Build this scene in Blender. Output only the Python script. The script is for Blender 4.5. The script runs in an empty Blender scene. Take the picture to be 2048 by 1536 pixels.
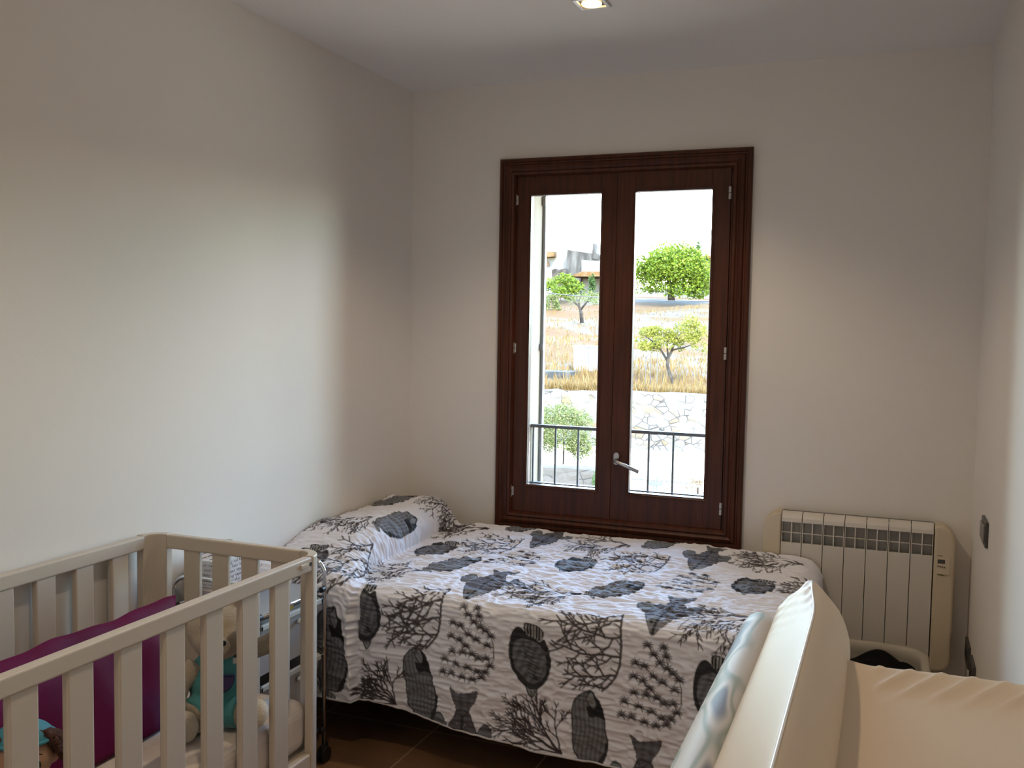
import bpy, math, random
import numpy as np
from mathutils import Vector, Matrix, Euler

# light levels
EXPO = 1.03
SKY = 2.8
SKYWHITE = 0.0
SUN = 9
REAR_FILL = 3.0  # strength of the added fill light at the rear wall
LAMP = 16
FILL_LAMP = 12  # strength of the two added spotlights out of view
SPOTA = 125
QUILT = 1.7
# ------------------------------------------------------------------ camera, world, light, exposure
sc = bpy.context.scene
COL = sc.collection
W, H, FPX, CZ = 2048, 1536, 1910.9, 1.5
YAW, PIT, ROL = -0.37601654, -0.06254661, -0.01676526
fw = Vector((math.sin(YAW)*math.cos(PIT), math.cos(YAW)*math.cos(PIT), math.sin(PIT)))
rt0 = Vector((math.cos(YAW), -math.sin(YAW), 0)); dn0 = fw.cross(rt0)
rt = rt0*math.cos(ROL) + dn0*math.sin(ROL); dn = -rt0*math.sin(ROL) + dn0*math.cos(ROL)
cam_data = bpy.data.cameras.new('camera'); cam = bpy.data.objects.new('camera', cam_data); COL.objects.link(cam)
cam.matrix_world = Matrix(((rt.x, -dn.x, -fw.x, 0), (rt.y, -dn.y, -fw.y, 0), (rt.z, -dn.z, -fw.z, CZ), (0, 0, 0, 1)))
cam_data.sensor_fit = 'HORIZONTAL'; cam_data.sensor_width = 36; cam_data.lens = FPX/W*36
cam_data.clip_start = 0.02; cam_data.clip_end = 1000
sc.camera = cam

def ray(px, py):
    return rt*((px-W/2)/FPX) + dn*((py-H/2)/FPX) + fw
def at(px, py, Y):                      # the point seen at a pixel, at depth Y from the camera along the room
    r = ray(px, py); r = r*(Y/r.y); return Vector((r.x, r.y, r.z+CZ))

sc.view_settings.view_transform = 'Standard'; sc.view_settings.look = 'None'
sc.view_settings.gamma = 1.0; sc.view_settings.use_curve_mapping = False
sc.view_settings.exposure = EXPO
sc.cycles.use_denoising = True
sc.cycles.max_bounces = 10; sc.cycles.diffuse_bounces = 6; sc.cycles.transparent_max_bounces = 16
sc.cycles.sample_clamp_indirect = 8.0; sc.cycles.caustics_reflective = False; sc.cycles.caustics_refractive = False

world = bpy.data.worlds.new('sky'); sc.world = world; world.use_nodes = True
wn = world.node_tree.nodes; wn.clear()
bgn = wn.new('ShaderNodeBackground'); won = wn.new('ShaderNodeOutputWorld'); skyn = wn.new('ShaderNodeTexSky')
skyn.sky_type = 'NISHITA'; skyn.sun_disc = False; skyn.sun_elevation = math.radians(52); skyn.sun_rotation = math.radians(150)
skyn.air_density = 1.3; skyn.dust_density = 0.5; skyn.ozone_density = 2.0
mixn = wn.new('ShaderNodeMix'); mixn.data_type = 'RGBA'; mixn.inputs[0].default_value = SKYWHITE
mixn.inputs[7].default_value = (6.0, 6.6, 7.6, 1)
world.node_tree.links.new(skyn.outputs[0], mixn.inputs[6]); world.node_tree.links.new(mixn.outputs[2], bgn.inputs[0])
bgn.inputs[1].default_value = SKY
world.node_tree.links.new(bgn.outputs[0], won.inputs[0])

def light(name, kind, loc, rot=(0, 0, 0), energy=10, color=(1, 1, 1), **kw):
    d = bpy.data.lights.new(name, kind); d.energy = energy; d.color = color
    for k, v in kw.items(): setattr(d, k, v)
    o = bpy.data.objects.new(name, d); COL.objects.link(o); o.location = loc; o.rotation_euler = rot
    return o
sun_dir = Vector((-0.42, 0.62, -0.78)).normalized()          # sunlight from behind the house, over the right shoulder
sun = light('sun', 'SUN', (0, -10, 20), energy=SUN, color=(1, 0.95, 0.86), angle=0.009)
sun.rotation_euler = sun_dir.to_track_quat('-Z', 'Y').to_euler()
# daylight coming through the window opening and an added fill light behind the viewer
port = light('window_daylight', 'AREA', (-1.11, 4.26, 1.43), (math.radians(-90), 0, 0), 1, shape='RECTANGLE', size=.9, size_y=1.42); port.data.cycles.is_portal = True
fill_area = light('rear_fill_light', 'AREA', (-0.9, -1.52, 1.25), (math.radians(90), 0, 0), REAR_FILL, (1.0, 0.86, 0.72), shape='RECTANGLE', size=1.7, size_y=2.0)  # added fill at the rear wall, no opening there

# ------------------------------------------------------------------ helpers
rnd = random.Random(7)
def nodes_of(m): return m.node_tree.nodes, m.node_tree.links
def mat(name, color, rough=0.6, metal=0.0, var=0.05, vscale=6.0, bump=0.0, bscale=60.0, stretch=(1, 1, 1), spec=0.5, coat=0.0, sheen=0.0, color2=None, alpha=1.0):
    m = bpy.data.materials.new(name); m.use_nodes = True; n, l = nodes_of(m); b = n['Principled BSDF']
    tc = n.new('ShaderNodeTexCoord'); mp = n.new('ShaderNodeMapping'); mp.inputs['Scale'].default_value = stretch
    l.new(tc.outputs['Object'], mp.inputs[0])
    ns = n.new('ShaderNodeTexNoise'); ns.inputs['Scale'].default_value = vscale; ns.inputs['Detail'].default_value = 5
    l.new(mp.outputs[0], ns.inputs['Vector'])
    cr = n.new('ShaderNodeValToRGB'); c = color
    c2 = color2 or tuple(min(1, x*(1+var)) for x in c)
    c1 = tuple(x*(1-var) for x in c) if color2 is None else c
    cr.color_ramp.elements[0].color = (*c1, 1); cr.color_ramp.elements[1].color = (*c2, 1)
    cr.color_ramp.elements[0].position = 0.35; cr.color_ramp.elements[1].position = 0.65
    l.new(ns.outputs[0], cr.inputs[0]); l.new(cr.outputs[0], b.inputs['Base Color'])
    b.inputs['Roughness'].default_value = rough; b.inputs['Metallic'].default_value = metal
    b.inputs['Specular IOR Level'].default_value = spec
    b.inputs['Coat Weight'].default_value = coat; b.inputs['Sheen Weight'].default_value = sheen
    b.inputs['Alpha'].default_value = alpha
    if bump:
        n2 = n.new('ShaderNodeTexNoise'); n2.inputs['Scale'].default_value = bscale; n2.inputs['Detail'].default_value = 4
        l.new(mp.outputs[0], n2.inputs['Vector'])
        bn = n.new('ShaderNodeBump'); bn.inputs['Strength'].default_value = bump; bn.inputs['Distance'].default_value = 0.01
        l.new(n2.outputs[0], bn.inputs['Height']); l.new(bn.outputs[0], b.inputs['Normal'])
    return m

class MB:
    """collects shapes and links them as one mesh object"""
    def __init__(s): s.v = []; s.f = []; s.m = []; s.mi = 0
    def add(s, vs, fs):
        o = len(s.v); s.v += [tuple(p) for p in vs]
        for f in fs: s.f.append(tuple(i+o for i in f)); s.m.append(s.mi)
        return s
    def box(s, x0, x1, y0, y1, z0, z1, M=None):
        vs = [Vector((x, y, z)) for x in (x0, x1) for y in (y0, y1) for z in (z0, z1)]
        if M: vs = [M @ p for p in vs]
        return s.add(vs, [(0, 1, 3, 2), (4, 6, 7, 5), (0, 4, 5, 1), (2, 3, 7, 6), (0, 2, 6, 4), (1, 5, 7, 3)])
    def tube(s, pts, r, n=10, caps=True):
        pts = [Vector(p) for p in pts]; k = len(pts); rs = r if isinstance(r, (list, tuple)) else [r]*k
        rings = []; up = None
        for i, p in enumerate(pts):
            d = (pts[min(i+1, k-1)]-pts[max(i-1, 0)]).normalized()
            if up is None:
                up = Vector((0, 0, 1)) if abs(d.z) < .9 else Vector((1, 0, 0))
            a = d.cross(up).normalized(); b = a.cross(d).normalized(); up = b
            rings.append([p + (a*math.cos(t)+b*math.sin(t))*rs[i] for t in [2*math.pi*j/n for j in range(n)]])
        vs = [q for ring in rings for q in ring]; fs = []
        for i in range(k-1):
            for j in range(n): fs.append((i*n+j, i*n+(j+1) % n, (i+1)*n+(j+1) % n, (i+1)*n+j))
        if caps: fs += [tuple(range(n))[::-1], tuple((k-1)*n+j for j in range(n))]
        return s.add(vs, fs)
    def cyl(s, c, r, h, axis='z', n=24, r2=None):
        c = Vector(c); d = {'x': Vector((1, 0, 0)), 'y': Vector((0, 1, 0)), 'z': Vector((0, 0, 1))}[axis]
        return s.tube([c, c+d*h], [r, r if r2 is None else r2], n)
    def ell(s, c, r, n=16, m=10, M=None, noise=0, seed=0):
        c = Vector(c); r = (r, r, r) if not hasattr(r, '__len__') else r; q = random.Random(seed)
        vs = []; fs = []
        for i in range(m+1):
            ph = math.pi*i/m
            for j in range(n):
                th = 2*math.pi*j/n; k = 1+noise*(q.random()-.5)
                p = Vector((r[0]*math.sin(ph)*math.cos(th), r[1]*math.sin(ph)*math.sin(th), r[2]*math.cos(ph)))*k
                vs.append(c + (M @ p if M else p))
        for i in range(m):
            for j in range(n): fs.append((i*n+j, (i+1)*n+j, (i+1)*n+(j+1) % n, i*n+(j+1) % n))
        return s.add(vs, fs)
    def extrude(s, prof, axis, a, b):
        """closed profile swept from a to b along an axis; prof holds the two other coordinates in xyz order"""
        def mk(p, t):
            return {'x': (t, p[0], p[1]), 'y': (p[0], t, p[1]), 'z': (p[0], p[1], t)}[axis]
        n = len(prof); vs = [mk(p, a) for p in prof]+[mk(p, b) for p in prof]
        fs = [(i, (i+1) % n, n+(i+1) % n, n+i) for i in range(n)]+[tuple(range(n))[::-1], tuple(range(n, 2*n))]
        return s.add(vs, fs)
    def frame(s, x0, x1, z0, z1, prof):
        """mitred rectangular ring; prof = (inset from the edge, y) closed loop"""
        n = len(prof); vs = []
        for cx, cz, sx, sz in ((x0, z0, 1, 1), (x1, z0, -1, 1), (x1, z1, -1, -1), (x0, z1, 1, -1)):
            for (d, y) in prof: vs.append((cx+sx*d, y, cz+sz*d))
        fs = []
        for k in range(4):
            for i in range(n):
                fs.append((k*n+i, k*n+(i+1) % n, ((k+1) % 4)*n+(i+1) % n, ((k+1) % 4)*n+i))
        return s.add(vs, fs)
    def build(s, name, m, parent=None, smooth=False, bevel=0, seg=2, sub=0, auto=None):
        me = bpy.data.meshes.new(name); me.from_pydata(s.v, [], s.f); me.update()
        ms = m if isinstance(m, (list, tuple)) else [m]
        for x in ms: me.materials.append(x)
        if len(ms) > 1: me.polygons.foreach_set('material_index', s.m)
        import bmesh
        bm = bmesh.new(); bm.from_mesh(me); bmesh.ops.recalc_face_normals(bm, faces=bm.faces); bm.to_mesh(me); bm.free()
        if smooth: me.polygons.foreach_set('use_smooth', [True]*len(me.polygons))
        o = bpy.data.objects.new(name, me); COL.objects.link(o)
        if parent: put(o, parent)
        if bevel:
            b = o.modifiers.new('b', 'BEVEL'); b.width = bevel; b.segments = seg; b.limit_method = 'ANGLE'; b.angle_limit = math.radians(40)
        if sub:
            q = o.modifiers.new('s', 'SUBSURF'); q.levels = q.render_levels = sub
        return o
def put(o, parent):
    o.parent = parent; o.matrix_parent_inverse = Matrix.Translation(parent.matrix_world.translation).inverted() if False else Matrix.Identity(4)
    # parts are modelled in world coordinates: bring them into the frame of their thing
    off = total(parent)
    if o.type == 'MESH' and not o.get('_done'):
        o.data.transform(Matrix.Translation(-off)); o['_done'] = 1
def total(p):
    v = Vector((0, 0, 0))
    while p is not None: v += p.location; p = p.parent
    return v
def tag(o, label=None, cat=None, group=None, kind=None):
    if label: o['label'] = label
    if cat: o['category'] = cat
    if group: o['group'] = group
    if kind: o['kind'] = kind
    return o
def empty(name, loc, label=None, cat=None, group=None, kind=None):
    o = bpy.data.objects.new(name, None); COL.objects.link(o); o.location = loc; o.empty_display_size = .05
    return tag(o, label, cat, group, kind)
def copy_tree(o, dloc):
    c = o.copy(); COL.objects.link(c); c.location = o.location + Vector(dloc)
    for ch in list(o.children):
        d = ch.copy(); COL.objects.link(d); d.parent = c
        for g in list(ch.children):
            e = g.copy(); COL.objects.link(e); e.parent = d
    return c
# ------------------------------------------------------------------ materials of the room
M_wall = mat('plaster_white', (0.80, 0.765, 0.725), 0.85, var=0.012, vscale=1.5, bump=0.08, bscale=25, spec=0.2)
M_ceil = mat('ceiling_paint', (0.82, 0.80, 0.785), 0.9, var=0.01, vscale=1.2, spec=0.2)
M_wood = mat('stained_wood', (0.085, 0.022, 0.009), 0.42, color2=(0.050, 0.013, 0.005), vscale=9, stretch=(6, 1, .35), bump=0.12, bscale=40, spec=0.35)
M_steel = mat('brushed_steel', (0.55, 0.54, 0.53), 0.32, 1.0, var=0.06, vscale=40)
M_chrome = mat('chrome', (0.78, 0.78, 0.8), 0.12, 1.0, var=0.02)
M_black = mat('black_plastic', (0.012, 0.012, 0.013), 0.45)
M_dark = mat('dark_grey_plastic', (0.06, 0.058, 0.056), 0.4)
M_cream = mat('cream_lacquer', (0.55, 0.485, 0.41), 0.38, var=0.02, vscale=5, spec=0.4)
M_radw = mat('radiator_white', (0.66, 0.62, 0.57), 0.4, var=0.015)
M_radc = mat('radiator_cream', (0.62, 0.53, 0.39), 0.42, var=0.02)
M_radg = mat('radiator_grille_grey', (0.46, 0.45, 0.43), 0.5)

def tiles():
    m = mat('terracotta_tiles', (0.30, 0.16, 0.085), 0.38, color2=(0.22, 0.115, 0.06), vscale=4, bump=0.05, bscale=30)
    n, l = nodes_of(m); b = n['Principled BSDF']; cr = b.inputs['Base Color'].links[0].from_node
    tc = n.new('ShaderNodeTexCoord'); mp = n.new('ShaderNodeMapping'); mp.inputs['Location'].default_value = (1.511, 0.06, 0)
    br = n.new('ShaderNodeTexBrick'); br.offset = 0; br.inputs['Scale'].default_value = 1
    br.inputs['Brick Width'].default_value = .45; br.inputs['Row Height'].default_value = .45; br.inputs['Mortar Size'].default_value = .0034
    br.inputs['Mortar Smooth'].default_value = .3
    l.new(tc.outputs['Object'], mp.inputs[0]); l.new(mp.outputs[0], br.inputs[0])
    mx = n.new('ShaderNodeMix'); mx.data_type = 'RGBA'; l.new(br.outputs['Fac'], mx.inputs[0]); l.new(cr.outputs[0], mx.inputs[6])
    mx.inputs[7].default_value = (0.55, 0.38, 0.24, 1); l.new(mx.outputs[2], b.inputs['Base Color'])
    return m
M_floor = tiles()

# ------------------------------------------------------------------ the room
XL, XR, YB0, YF0, ZC = -2.095, 0.316, -1.6, 4.0, 2.562
OX0, OX1, OZ0, OZ1, YO = -1.606, -0.592, 0.61, 2.19, 4.235      # window opening; YO is the outside face
def structure(o): o['kind'] = 'structure'; return o
structure(MB().box(XL-.1, XR+.1, YB0-.1, YF0, -.12, 0).build('floor', M_floor))
structure(MB().box(XL-.1, XR+.1, YB0-.1, YF0+.06, ZC, ZC+.12).build('ceiling', M_ceil))
structure(MB().box(XL-.12, XL, YB0-.1, YF0+.06, -.12, ZC).build('wall_left', M_wall))
structure(MB().box(XR, XR+.12, YB0-.1, YF0+.06, -.12, ZC).build('wall_right', M_wall))
structure(MB().box(XL, XR, YB0-.1, YB0, -.12, ZC).build('wall_rear', M_wall))
JX0, JX1 = -1.525, -0.672                                         # the reveal outside the sashes is narrower
w = MB()
w.box(XL, OX0, YF0, YF0+.06, -.12, ZC).box(OX1, XR, YF0, YF0+.06, -.12, ZC).box(OX0, OX1, YF0, YF0+.06, -.12, OZ0).box(OX0, OX1, YF0, YF0+.06, OZ1, ZC)
structure(w.build('wall_window', mat('plaster_window_wall', (0.80, 0.765, 0.725), 0.85, var=0.012, vscale=1.5, bump=0.08, bscale=25, spec=0.2)))

ow = MB(); ow.box(XL-.12, JX0, YF0+.061, YO, -3, ZC+.2).box(JX1, XR+.12, YF0+.061, YO, -3, ZC+.2).box(JX0, JX1, YF0+.061, YO, -3, .74).box(JX0, JX1, YF0+.061, YO, 2.15, ZC+.2)
structure(ow.build('wall_outside', mat('outside_render', (.25, .20, .14), .9, color2=(.215, .175, .125), vscale=3, bump=.2)))
# ------------------------------------------------------------------ the window
win = empty('window_1', (-1.1, 4.0, .6), 'dark brown wooden double casement window above the bed', kind='structure')
P = [(0, 4.0), (0, 3.982), (.006, 3.975), (.016, 3.973), (.020, 3.979), (.026, 3.980), (.031, 3.972), (.044, 3.968), (.050, 3.974), (.056, 3.977), (.062, 3.972), (.072, 3.974), (.078, 3.986), (.080, 4.0)]
MB().frame(-1.646, -.543, .578, 2.2306, P).build('casing', M_wood, win)
MB().frame(-1.606, -.592, .61, 2.19, [(0, 3.99), (0, 4.06), (.045, 4.06), (.045, 4.012), (.033, 4.012), (.033, 3.99)]).build('frame', M_wood, win)
def pane_mat():
    m = bpy.data.materials.new('window_glass'); m.use_nodes = True; n, l = nodes_of(m); n.clear()
    o = n.new('ShaderNodeOutputMaterial'); t = n.new('ShaderNodeBsdfTransparent'); g = n.new('ShaderNodeBsdfGlossy'); mx = n.new('ShaderNodeMixShader'); fr = n.new('ShaderNodeFresnel')
    fr.inputs[0].default_value = 1.35; t.inputs[0].default_value = (.97, .985, .975, 1); g.inputs['Roughness'].default_value = .01
    l.new(fr.outputs[0], mx.inputs[0]); l.new(t.outputs[0], mx.inputs[1]); l.new(g.outputs[0], mx.inputs[2]); l.new(mx.outputs[0], o.inputs[0])
    return m
M_glass = pane_mat()
def sash(x0, x1, g0, g1, y0, hx, name_y=0):
    z0, z1, gz0, gz1 = .657, 2.158, .782, 2.069
    s = MB(); y1 = y0+.035
    # stiles and rails with a small chamfer towards the glass
    for (a, b, c, d) in ((x0, g0, z0, z1), (g1, x1, z0, z1), (g0, g1, z0, gz0), (g0, g1, gz1, z1)):
        s.box(a, b, y0, y1, c, d)
    if x0 < -1.3: s.box(x1-.018, x1+.016, y1+.001, y1+.012, z0+.002, z1-.002)      # meeting strip behind the gap
    o = s.build('sash', M_wood, win, bevel=.0015)
    MB().frame(g0-.012, g1+.012, gz0-.012, gz1+.012, [(0, y0), (0, y0-.004), (.004, y0-.005), (.008, y0-.002), (.011, y0+.004), (.0115, y1-.005), (0, y1-.005)]).build('glazing_bead', M_wood, o)
    MB().box(g0+.001, g1-.001, y0+.026, y0+.030, gz0+.001, gz1-.001).build('window_pane', M_glass, o)
    for z in (2.050, 1.394, .747):
        h = MB(); h.cyl((hx, y0-.008, z-.026), .0062, .024, 'z', 12).cyl((hx, y0-.008, z+.001), .0062, .024, 'z', 12)
        h.box(hx-.001, hx+.012 if hx < -1 else hx+.001, y0-.004, y0, z-.02, z+.02)
        h.build('hinge', M_steelw, o, bevel=.001)
    return o
M_steelw = mat('hinge_grey', (.55, .53, .51), .45, .4)
s1 = sash(-1.578, -1.110, -1.501, -1.180, 3.997, -1.573)
s2 = sash(-1.108, -.629, -1.028, -.705, 3.994, -.631)
h = MB(); c = at(1232.5, 917.5, 3.985)
prof = []
for k in range(24):
    t = 2*math.pi*k/24; prof.append((c.x+.0125*math.cos(t), c.z+.0125*math.sin(t)+(.0145 if math.sin(t) > 0 else -.0145)))
h.extrude(prof, 'y', 3.984, 3.994)
rose = h.build('handle_plate', M_steel, s2, bevel=.001)
b0 = at(1229, 922, 3.94); b1 = at(1277, 944, 3.93)
MB().tube([Vector((b0.x+.003, 3.99, b0.z)), Vector((b0.x, 3.955, b0.z)), b0+Vector((.002, .004, 0)), b0+(b1-b0)*.1, b1], [.0085, .0085, .0082, .008, .008], 14).build('handle', M_steel, s2, smooth=True)

# window rail outside
rail = empty('window_guard_rail', (-1.1, 4.12, .8), 'grey metal guard rail with thin bars outside the window', 'railing')
M_rail = mat('rail_grey', (.17, .175, .18), .5, .2)
MB().box(-1.525, -.672, 4.108, 4.132, 1.028, 1.042).build('top_rail', M_rail, rail)
MB().box(-1.525, -.672, 4.108, 4.132, .765, .775).build('bottom_rail', M_rail, rail)
for k in range(-1, 6):
    x = -1.407+.1085*k + .0
    if x > -1.52: MB().cyl((x, 4.12, .74), .0052, .29, 'z', 10).build('bar', M_rail, rail)
# window sill outside and shutter edge on the left reveal
tag(MB().box(-1.5235, -1.510, 4.215, 4.240, .742, 2.14).box(-1.5235, -1.506, 4.20, 4.215, 2.05, 2.09).box(-1.5235, -1.506, 4.20, 4.215, 1.38, 1.41).build('shutter_edge', mat('shutter_grey', (.30, .31, .33), .6)), 'thin grey shutter edge on the left outer window reveal', 'shutter')

# ------------------------------------------------------------------ ceiling downlights
def emis(name, col, st):
    m = bpy.data.materials.new(name); m.use_nodes = True; n, l = nodes_of(m); b = n['Principled BSDF']
    b.inputs['Emission Color'].default_value = (*col, 1); b.inputs['Emission Strength'].default_value = st; b.inputs['Base Color'].default_value = (.8, .7, .5, 1)
    tx = n.new('ShaderNodeTexNoise'); tx.inputs['Scale'].default_value = 40
    return m
M_bulb = emis('lamp_glow', (1.0, .55, .16), 6); M_bulbc = emis('lamp_core', (1.0, .86, .55), 25)
def downlight(x, y, power):
    d = empty('ceiling_downlight', (x, y, ZC), 'square grey recessed ceiling spotlight, lit warm white', 'ceiling light')
    fr = MB(); fr.frame(x-.053, x+.053, y-.053, y+.053, [(0, 0), (0, -.005), (.002, -.007), (.013, -.007), (.0145, -.002), (.0145, 0)])
    fr.v = [(p[0], p[2], ZC+p[1]) for p in fr.v]
    fr.build('trim', M_steel, d)
    MB().box(x-.0385, x+.0385, y-.0385, y+.0385, ZC-.0022, ZC-.0012).build('housing', M_black, d)
    rg = MB().tube([(x+.029*math.cos(t), y+.029*math.sin(t), ZC-.006) for t in [2*math.pi*k/28 for k in range(29)]], .0045, 8).build('lamp_ring', M_bulb, d, smooth=True)
    MB().cyl((x, y, ZC-.010), .024, .006, 'z', 24).build('bulb', M_bulbc, d, smooth=True)
    L = light('downlight_lamp', 'SPOT', (0, 0, -.02), energy=power, color=(1, .78, .52), spot_size=math.radians(SPOTA), spot_blend=.55, shadow_soft_size=.03)
    L.parent = d
    return d
downlight(-.957, 3.08, LAMP)
d2 = downlight(-.957, 1.30, FILL_LAMP); d2['label'] = 'added unseen ceiling spotlight for fill, nearer the middle of the room'  # added lamp out of view, brightens the middle of the room
d3 = downlight(-.957, -.45, FILL_LAMP); d3['label'] = 'added unseen ceiling spotlight for fill, at the rear of the room'  # second added lamp, behind the viewer

# ------------------------------------------------------------------ electrical plates on the right wall
def plate(y0, y1, z0, z1, label, name, mods):
    e = empty(name, (XR, (y0+y1)/2, (z0+z1)/2), label, name.replace('_', ' '))
    MB().box(XR-.010, XR-.0005, y0, y1, z0, z1).build('cover_plate', M_dark, e, bevel=.002)
    k = len(mods); wd = (y1-y0-.02)/k
    for i, kind in enumerate(mods):
        a = y0+.01+wd*i+.004; b = a+wd-.008
        if kind == 's':
            MB().extrude([(a, z0+.014), (b, z0+.014), (b, z1-.014), (a, z1-.014)], 'x', XR-.015, XR-.009).build('rocker', mat('rocker_grey', (.20, .19, .18), .35), e, bevel=.002)
        else:
            cy, cz = (a+b)/2, (z0+z1)/2
            MB().cyl((XR-.012, cy, cz), .020, .004, 'x', 24).build('socket_face', M_black, e)
    return e
plate(3.375, 3.52, .808, .890, 'dark grey light switch plate on the right wall, topmost of the wall plates', 'light_switch', 'ss')
plate(3.79, 3.935, .270, .352, 'dark grey socket plate low on the right wall, nearer the corner', 'wall_socket', 'oo')
plate(3.57, 3.715, .270, .352, 'dark grey socket plate low on the right wall, farther from the corner', 'wall_socket', 'oo')

# ------------------------------------------------------------------ radiator
rad = empty('radiator', (-.1, 4.0, .2), 'cream and white wall radiator with seven elements and a digital display', 'radiator')
RX0, RW = -.377, .0797; ZB, ZP, ZG, ZTp = .222, .652, .735, .770
for k in range(7):
    a = RX0+RW*k+.0012; b = a+RW-.0024
    m = MB()
    m.box(a, b, 3.900, 3.915, ZB, ZP)                                   # front panel
    m.box(a, b, 3.955, 3.985, ZB, ZG+.02)                                # body behind
    m.box(a, a+.003, 3.904, 3.96, ZB, ZG+.01).box(b-.003, b, 3.904, 3.96, ZB, ZG+.01)
    m.box((a+b)/2-.0022, (a+b)/2+.0022, 3.902, 3.96, ZP, ZG)              # divider
    m.box(a, b, 3.905, 3.912, ZP+.038, ZP+.041)                           # cross bar
    pr = [(3.955, ZTp), (3.940, ZTp), (3.922, ZTp-.003), (3.909, ZTp-.010), (3.902, ZTp-.020), (3.900, ZG), (3.912, ZG-.004), (3.955, ZG-.002)]
    m.extrude([(y, z) for y, z in pr], 'x', a, b)
    el = m.build('heating_element', M_radw, rad, bevel=.0012)
    MB().box(a+.004, b-.004, 3.945, 3.954, ZP-.01, ZG).build('grille_back', M_radg, el)
MB().box(RX0, RX0+RW*7, 3.958, 3.982, ZTp-.012, ZTp-.002).build('top_cover', M_dark, rad)
def cap(xa, xb, side):
    pts = []
    R = .062; xo = xa if side < 0 else xb; xi = xb if side < 0 else xa
    for k in range(9):
        t = math.pi/2*k/8; pts.append((xo-side*R+side*R*math.sin(t), .772-.012-R+R*math.cos(t)+.010))
    for k in range(9):
        t = math.pi/2*k/8; pts.append((xo-side*.05+side*.05*math.cos(t), .212+.05-.05*math.sin(t)))
    pts = [(xi, .770)]+pts+[(xi, .212)]
    return MB().extrude(pts, 'y', 3.893, 3.992).build('end_cap', M_radc, rad, bevel=.010, seg=4)
cap(-.446, -.3775, -1); c2 = cap(.1835, .256, 1)
cp = MB().box(.193, .238, 3.889, 3.893, .590, .655).build('control_panel', mat('panel_beige', (.66, .57, .44), .45), c2)
MB().box(.197, .222, 3.8875, 3.889, .630, .645).build('screen', M_dark, c2)
for k in range(4): MB().cyl((.1985+.0075*k, 3.8885, .619-.0008*k), .0024, -.002, 'y', 12).build('button', mat('button_brown', (.07, .03, .01), .5), c2)
MB().tube([(.198, 3.8925, .586), (.208, 3.8925, .5855), (.220, 3.8925, .5835)], .0016, 6).build('green_mark', mat('green_mark', (.14, .17, .02), .5), c2)
MB().box(.196, .214, 3.8915, 3.8925, .6575, .6595).build('printed_mark', mat('print_brown', (.16, .10, .05), .6), c2)
for x in (-.30, .07): MB().box(x, x+.03, 3.985, 3.9995, .30, .70).build('wall_bracket', M_dark, rad)
# ------------------------------------------------------------------ bed and printed coverlet
bed = empty('bed', (-1.15, 3.4, 0), 'single bed against the window wall, dark base below the printed coverlet', 'bed')
MB().box(-2.07, -.30, 2.90, 3.87, .17, .30).build('bed_base', M_black, bed, bevel=.01)
for x in (-2.0, -.34):
    for y in (2.97, 3.80): MB().cyl((x, y, 0), .025, .17, 'z', 14).build('leg', M_black, bed)
mattress = MB().box(-2.075, -.275, 2.865, 3.875, .30, .575).build('bed_mattress', mat('mattress_white', (.6, .58, .56), .8), bevel=.04, seg=4)
tag(mattress, 'white mattress lying on the bed base under the coverlet', 'mattress')

U0, U1, V0, V1, CELL = -2.157, 0.10, 0.08, 1.60, 0.003
ZT = 0.594; XE = -0.30; YBK = 3.965; VF = YBK-2.86
def sstep(a,b,x):
    t=np.clip((x-a)/(b-a),0,1); return t*t*(3-2*t)
def roll(d,r):
    """advance and drop of cloth that runs d past an edge of radius r"""
    a=np.clip(d,0,r*np.pi/2)/r
    adv=r*np.sin(a); drop=r*(1-np.cos(a))+np.maximum(d-r*np.pi/2,0)
    return np.where(d>0,adv,0),np.where(d>0,drop,0)
def cover(u,v,noise=None):
    au,du=roll(u-XE,.09); av,dv=roll(v-VF,.05)
    x=np.minimum(u,XE)+au
    y=YBK-np.minimum(v,VF)-av
    z=ZT-np.sqrt(du**2+dv**2*1.0)*np.where((du>0)&(dv>0),.82,1.)
    down=np.clip(dv/.4,0,1.3)
    # pillow hump at the head end
    py=sstep(.0,.16,v)*(1-sstep(.72,1.07,v)*.62)
    crease=-1.78+.12*sstep(.8,1.2,v)
    sa=np.clip(crease-u,0,9); th=np.clip(sa/.178,0,1)*np.pi/2
    xa=np.where(sa<.178,.105*(1-np.cos(th)),.105+(sa-.178))
    wgt=py*(1-down.clip(0,1))
    z=z+.122*np.sin(th)*wgt*(1-.10*np.clip((sa-.2)/.18,0,1))
    x=x+(sa-xa)*wgt
    z=z-.012*np.exp(-((u-crease-.03)/.05)**2)*(dv<=0)
    # the part hanging below the pillow stands proud of the rest
    side=1-sstep(crease-.018,crease+.002,u)
    y=y-(.058*side)*sstep(1.05,1.25,v)*(1-.3*down)
    x=x+.01*side*np.sin(v*9)*sstep(1.1,1.3,v)
    # soft folds of the hanging front
    f=sstep(VF,VF+.25,v)
    y=y-f*(.007*np.sin(u*9.5+1.0)+.005*np.sin(u*17.+v*3))
    z=z+(1-f)*.004*np.sin(u*7+v*5)*sstep(0,.1,v)
    z=z+.017*(1-sstep(.08,.5,v))
    x=np.maximum(x,-2.088)
    return np.stack([x,y,z],-1)
def grid():
    nu=int(round((U1-U0)/CELL))+1; nv=int(round((V1-V0)/CELL))+1
    u=U0+np.arange(nu)*CELL; v=V0+np.arange(nv)*CELL
    return np.meshgrid(u,v)

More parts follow.
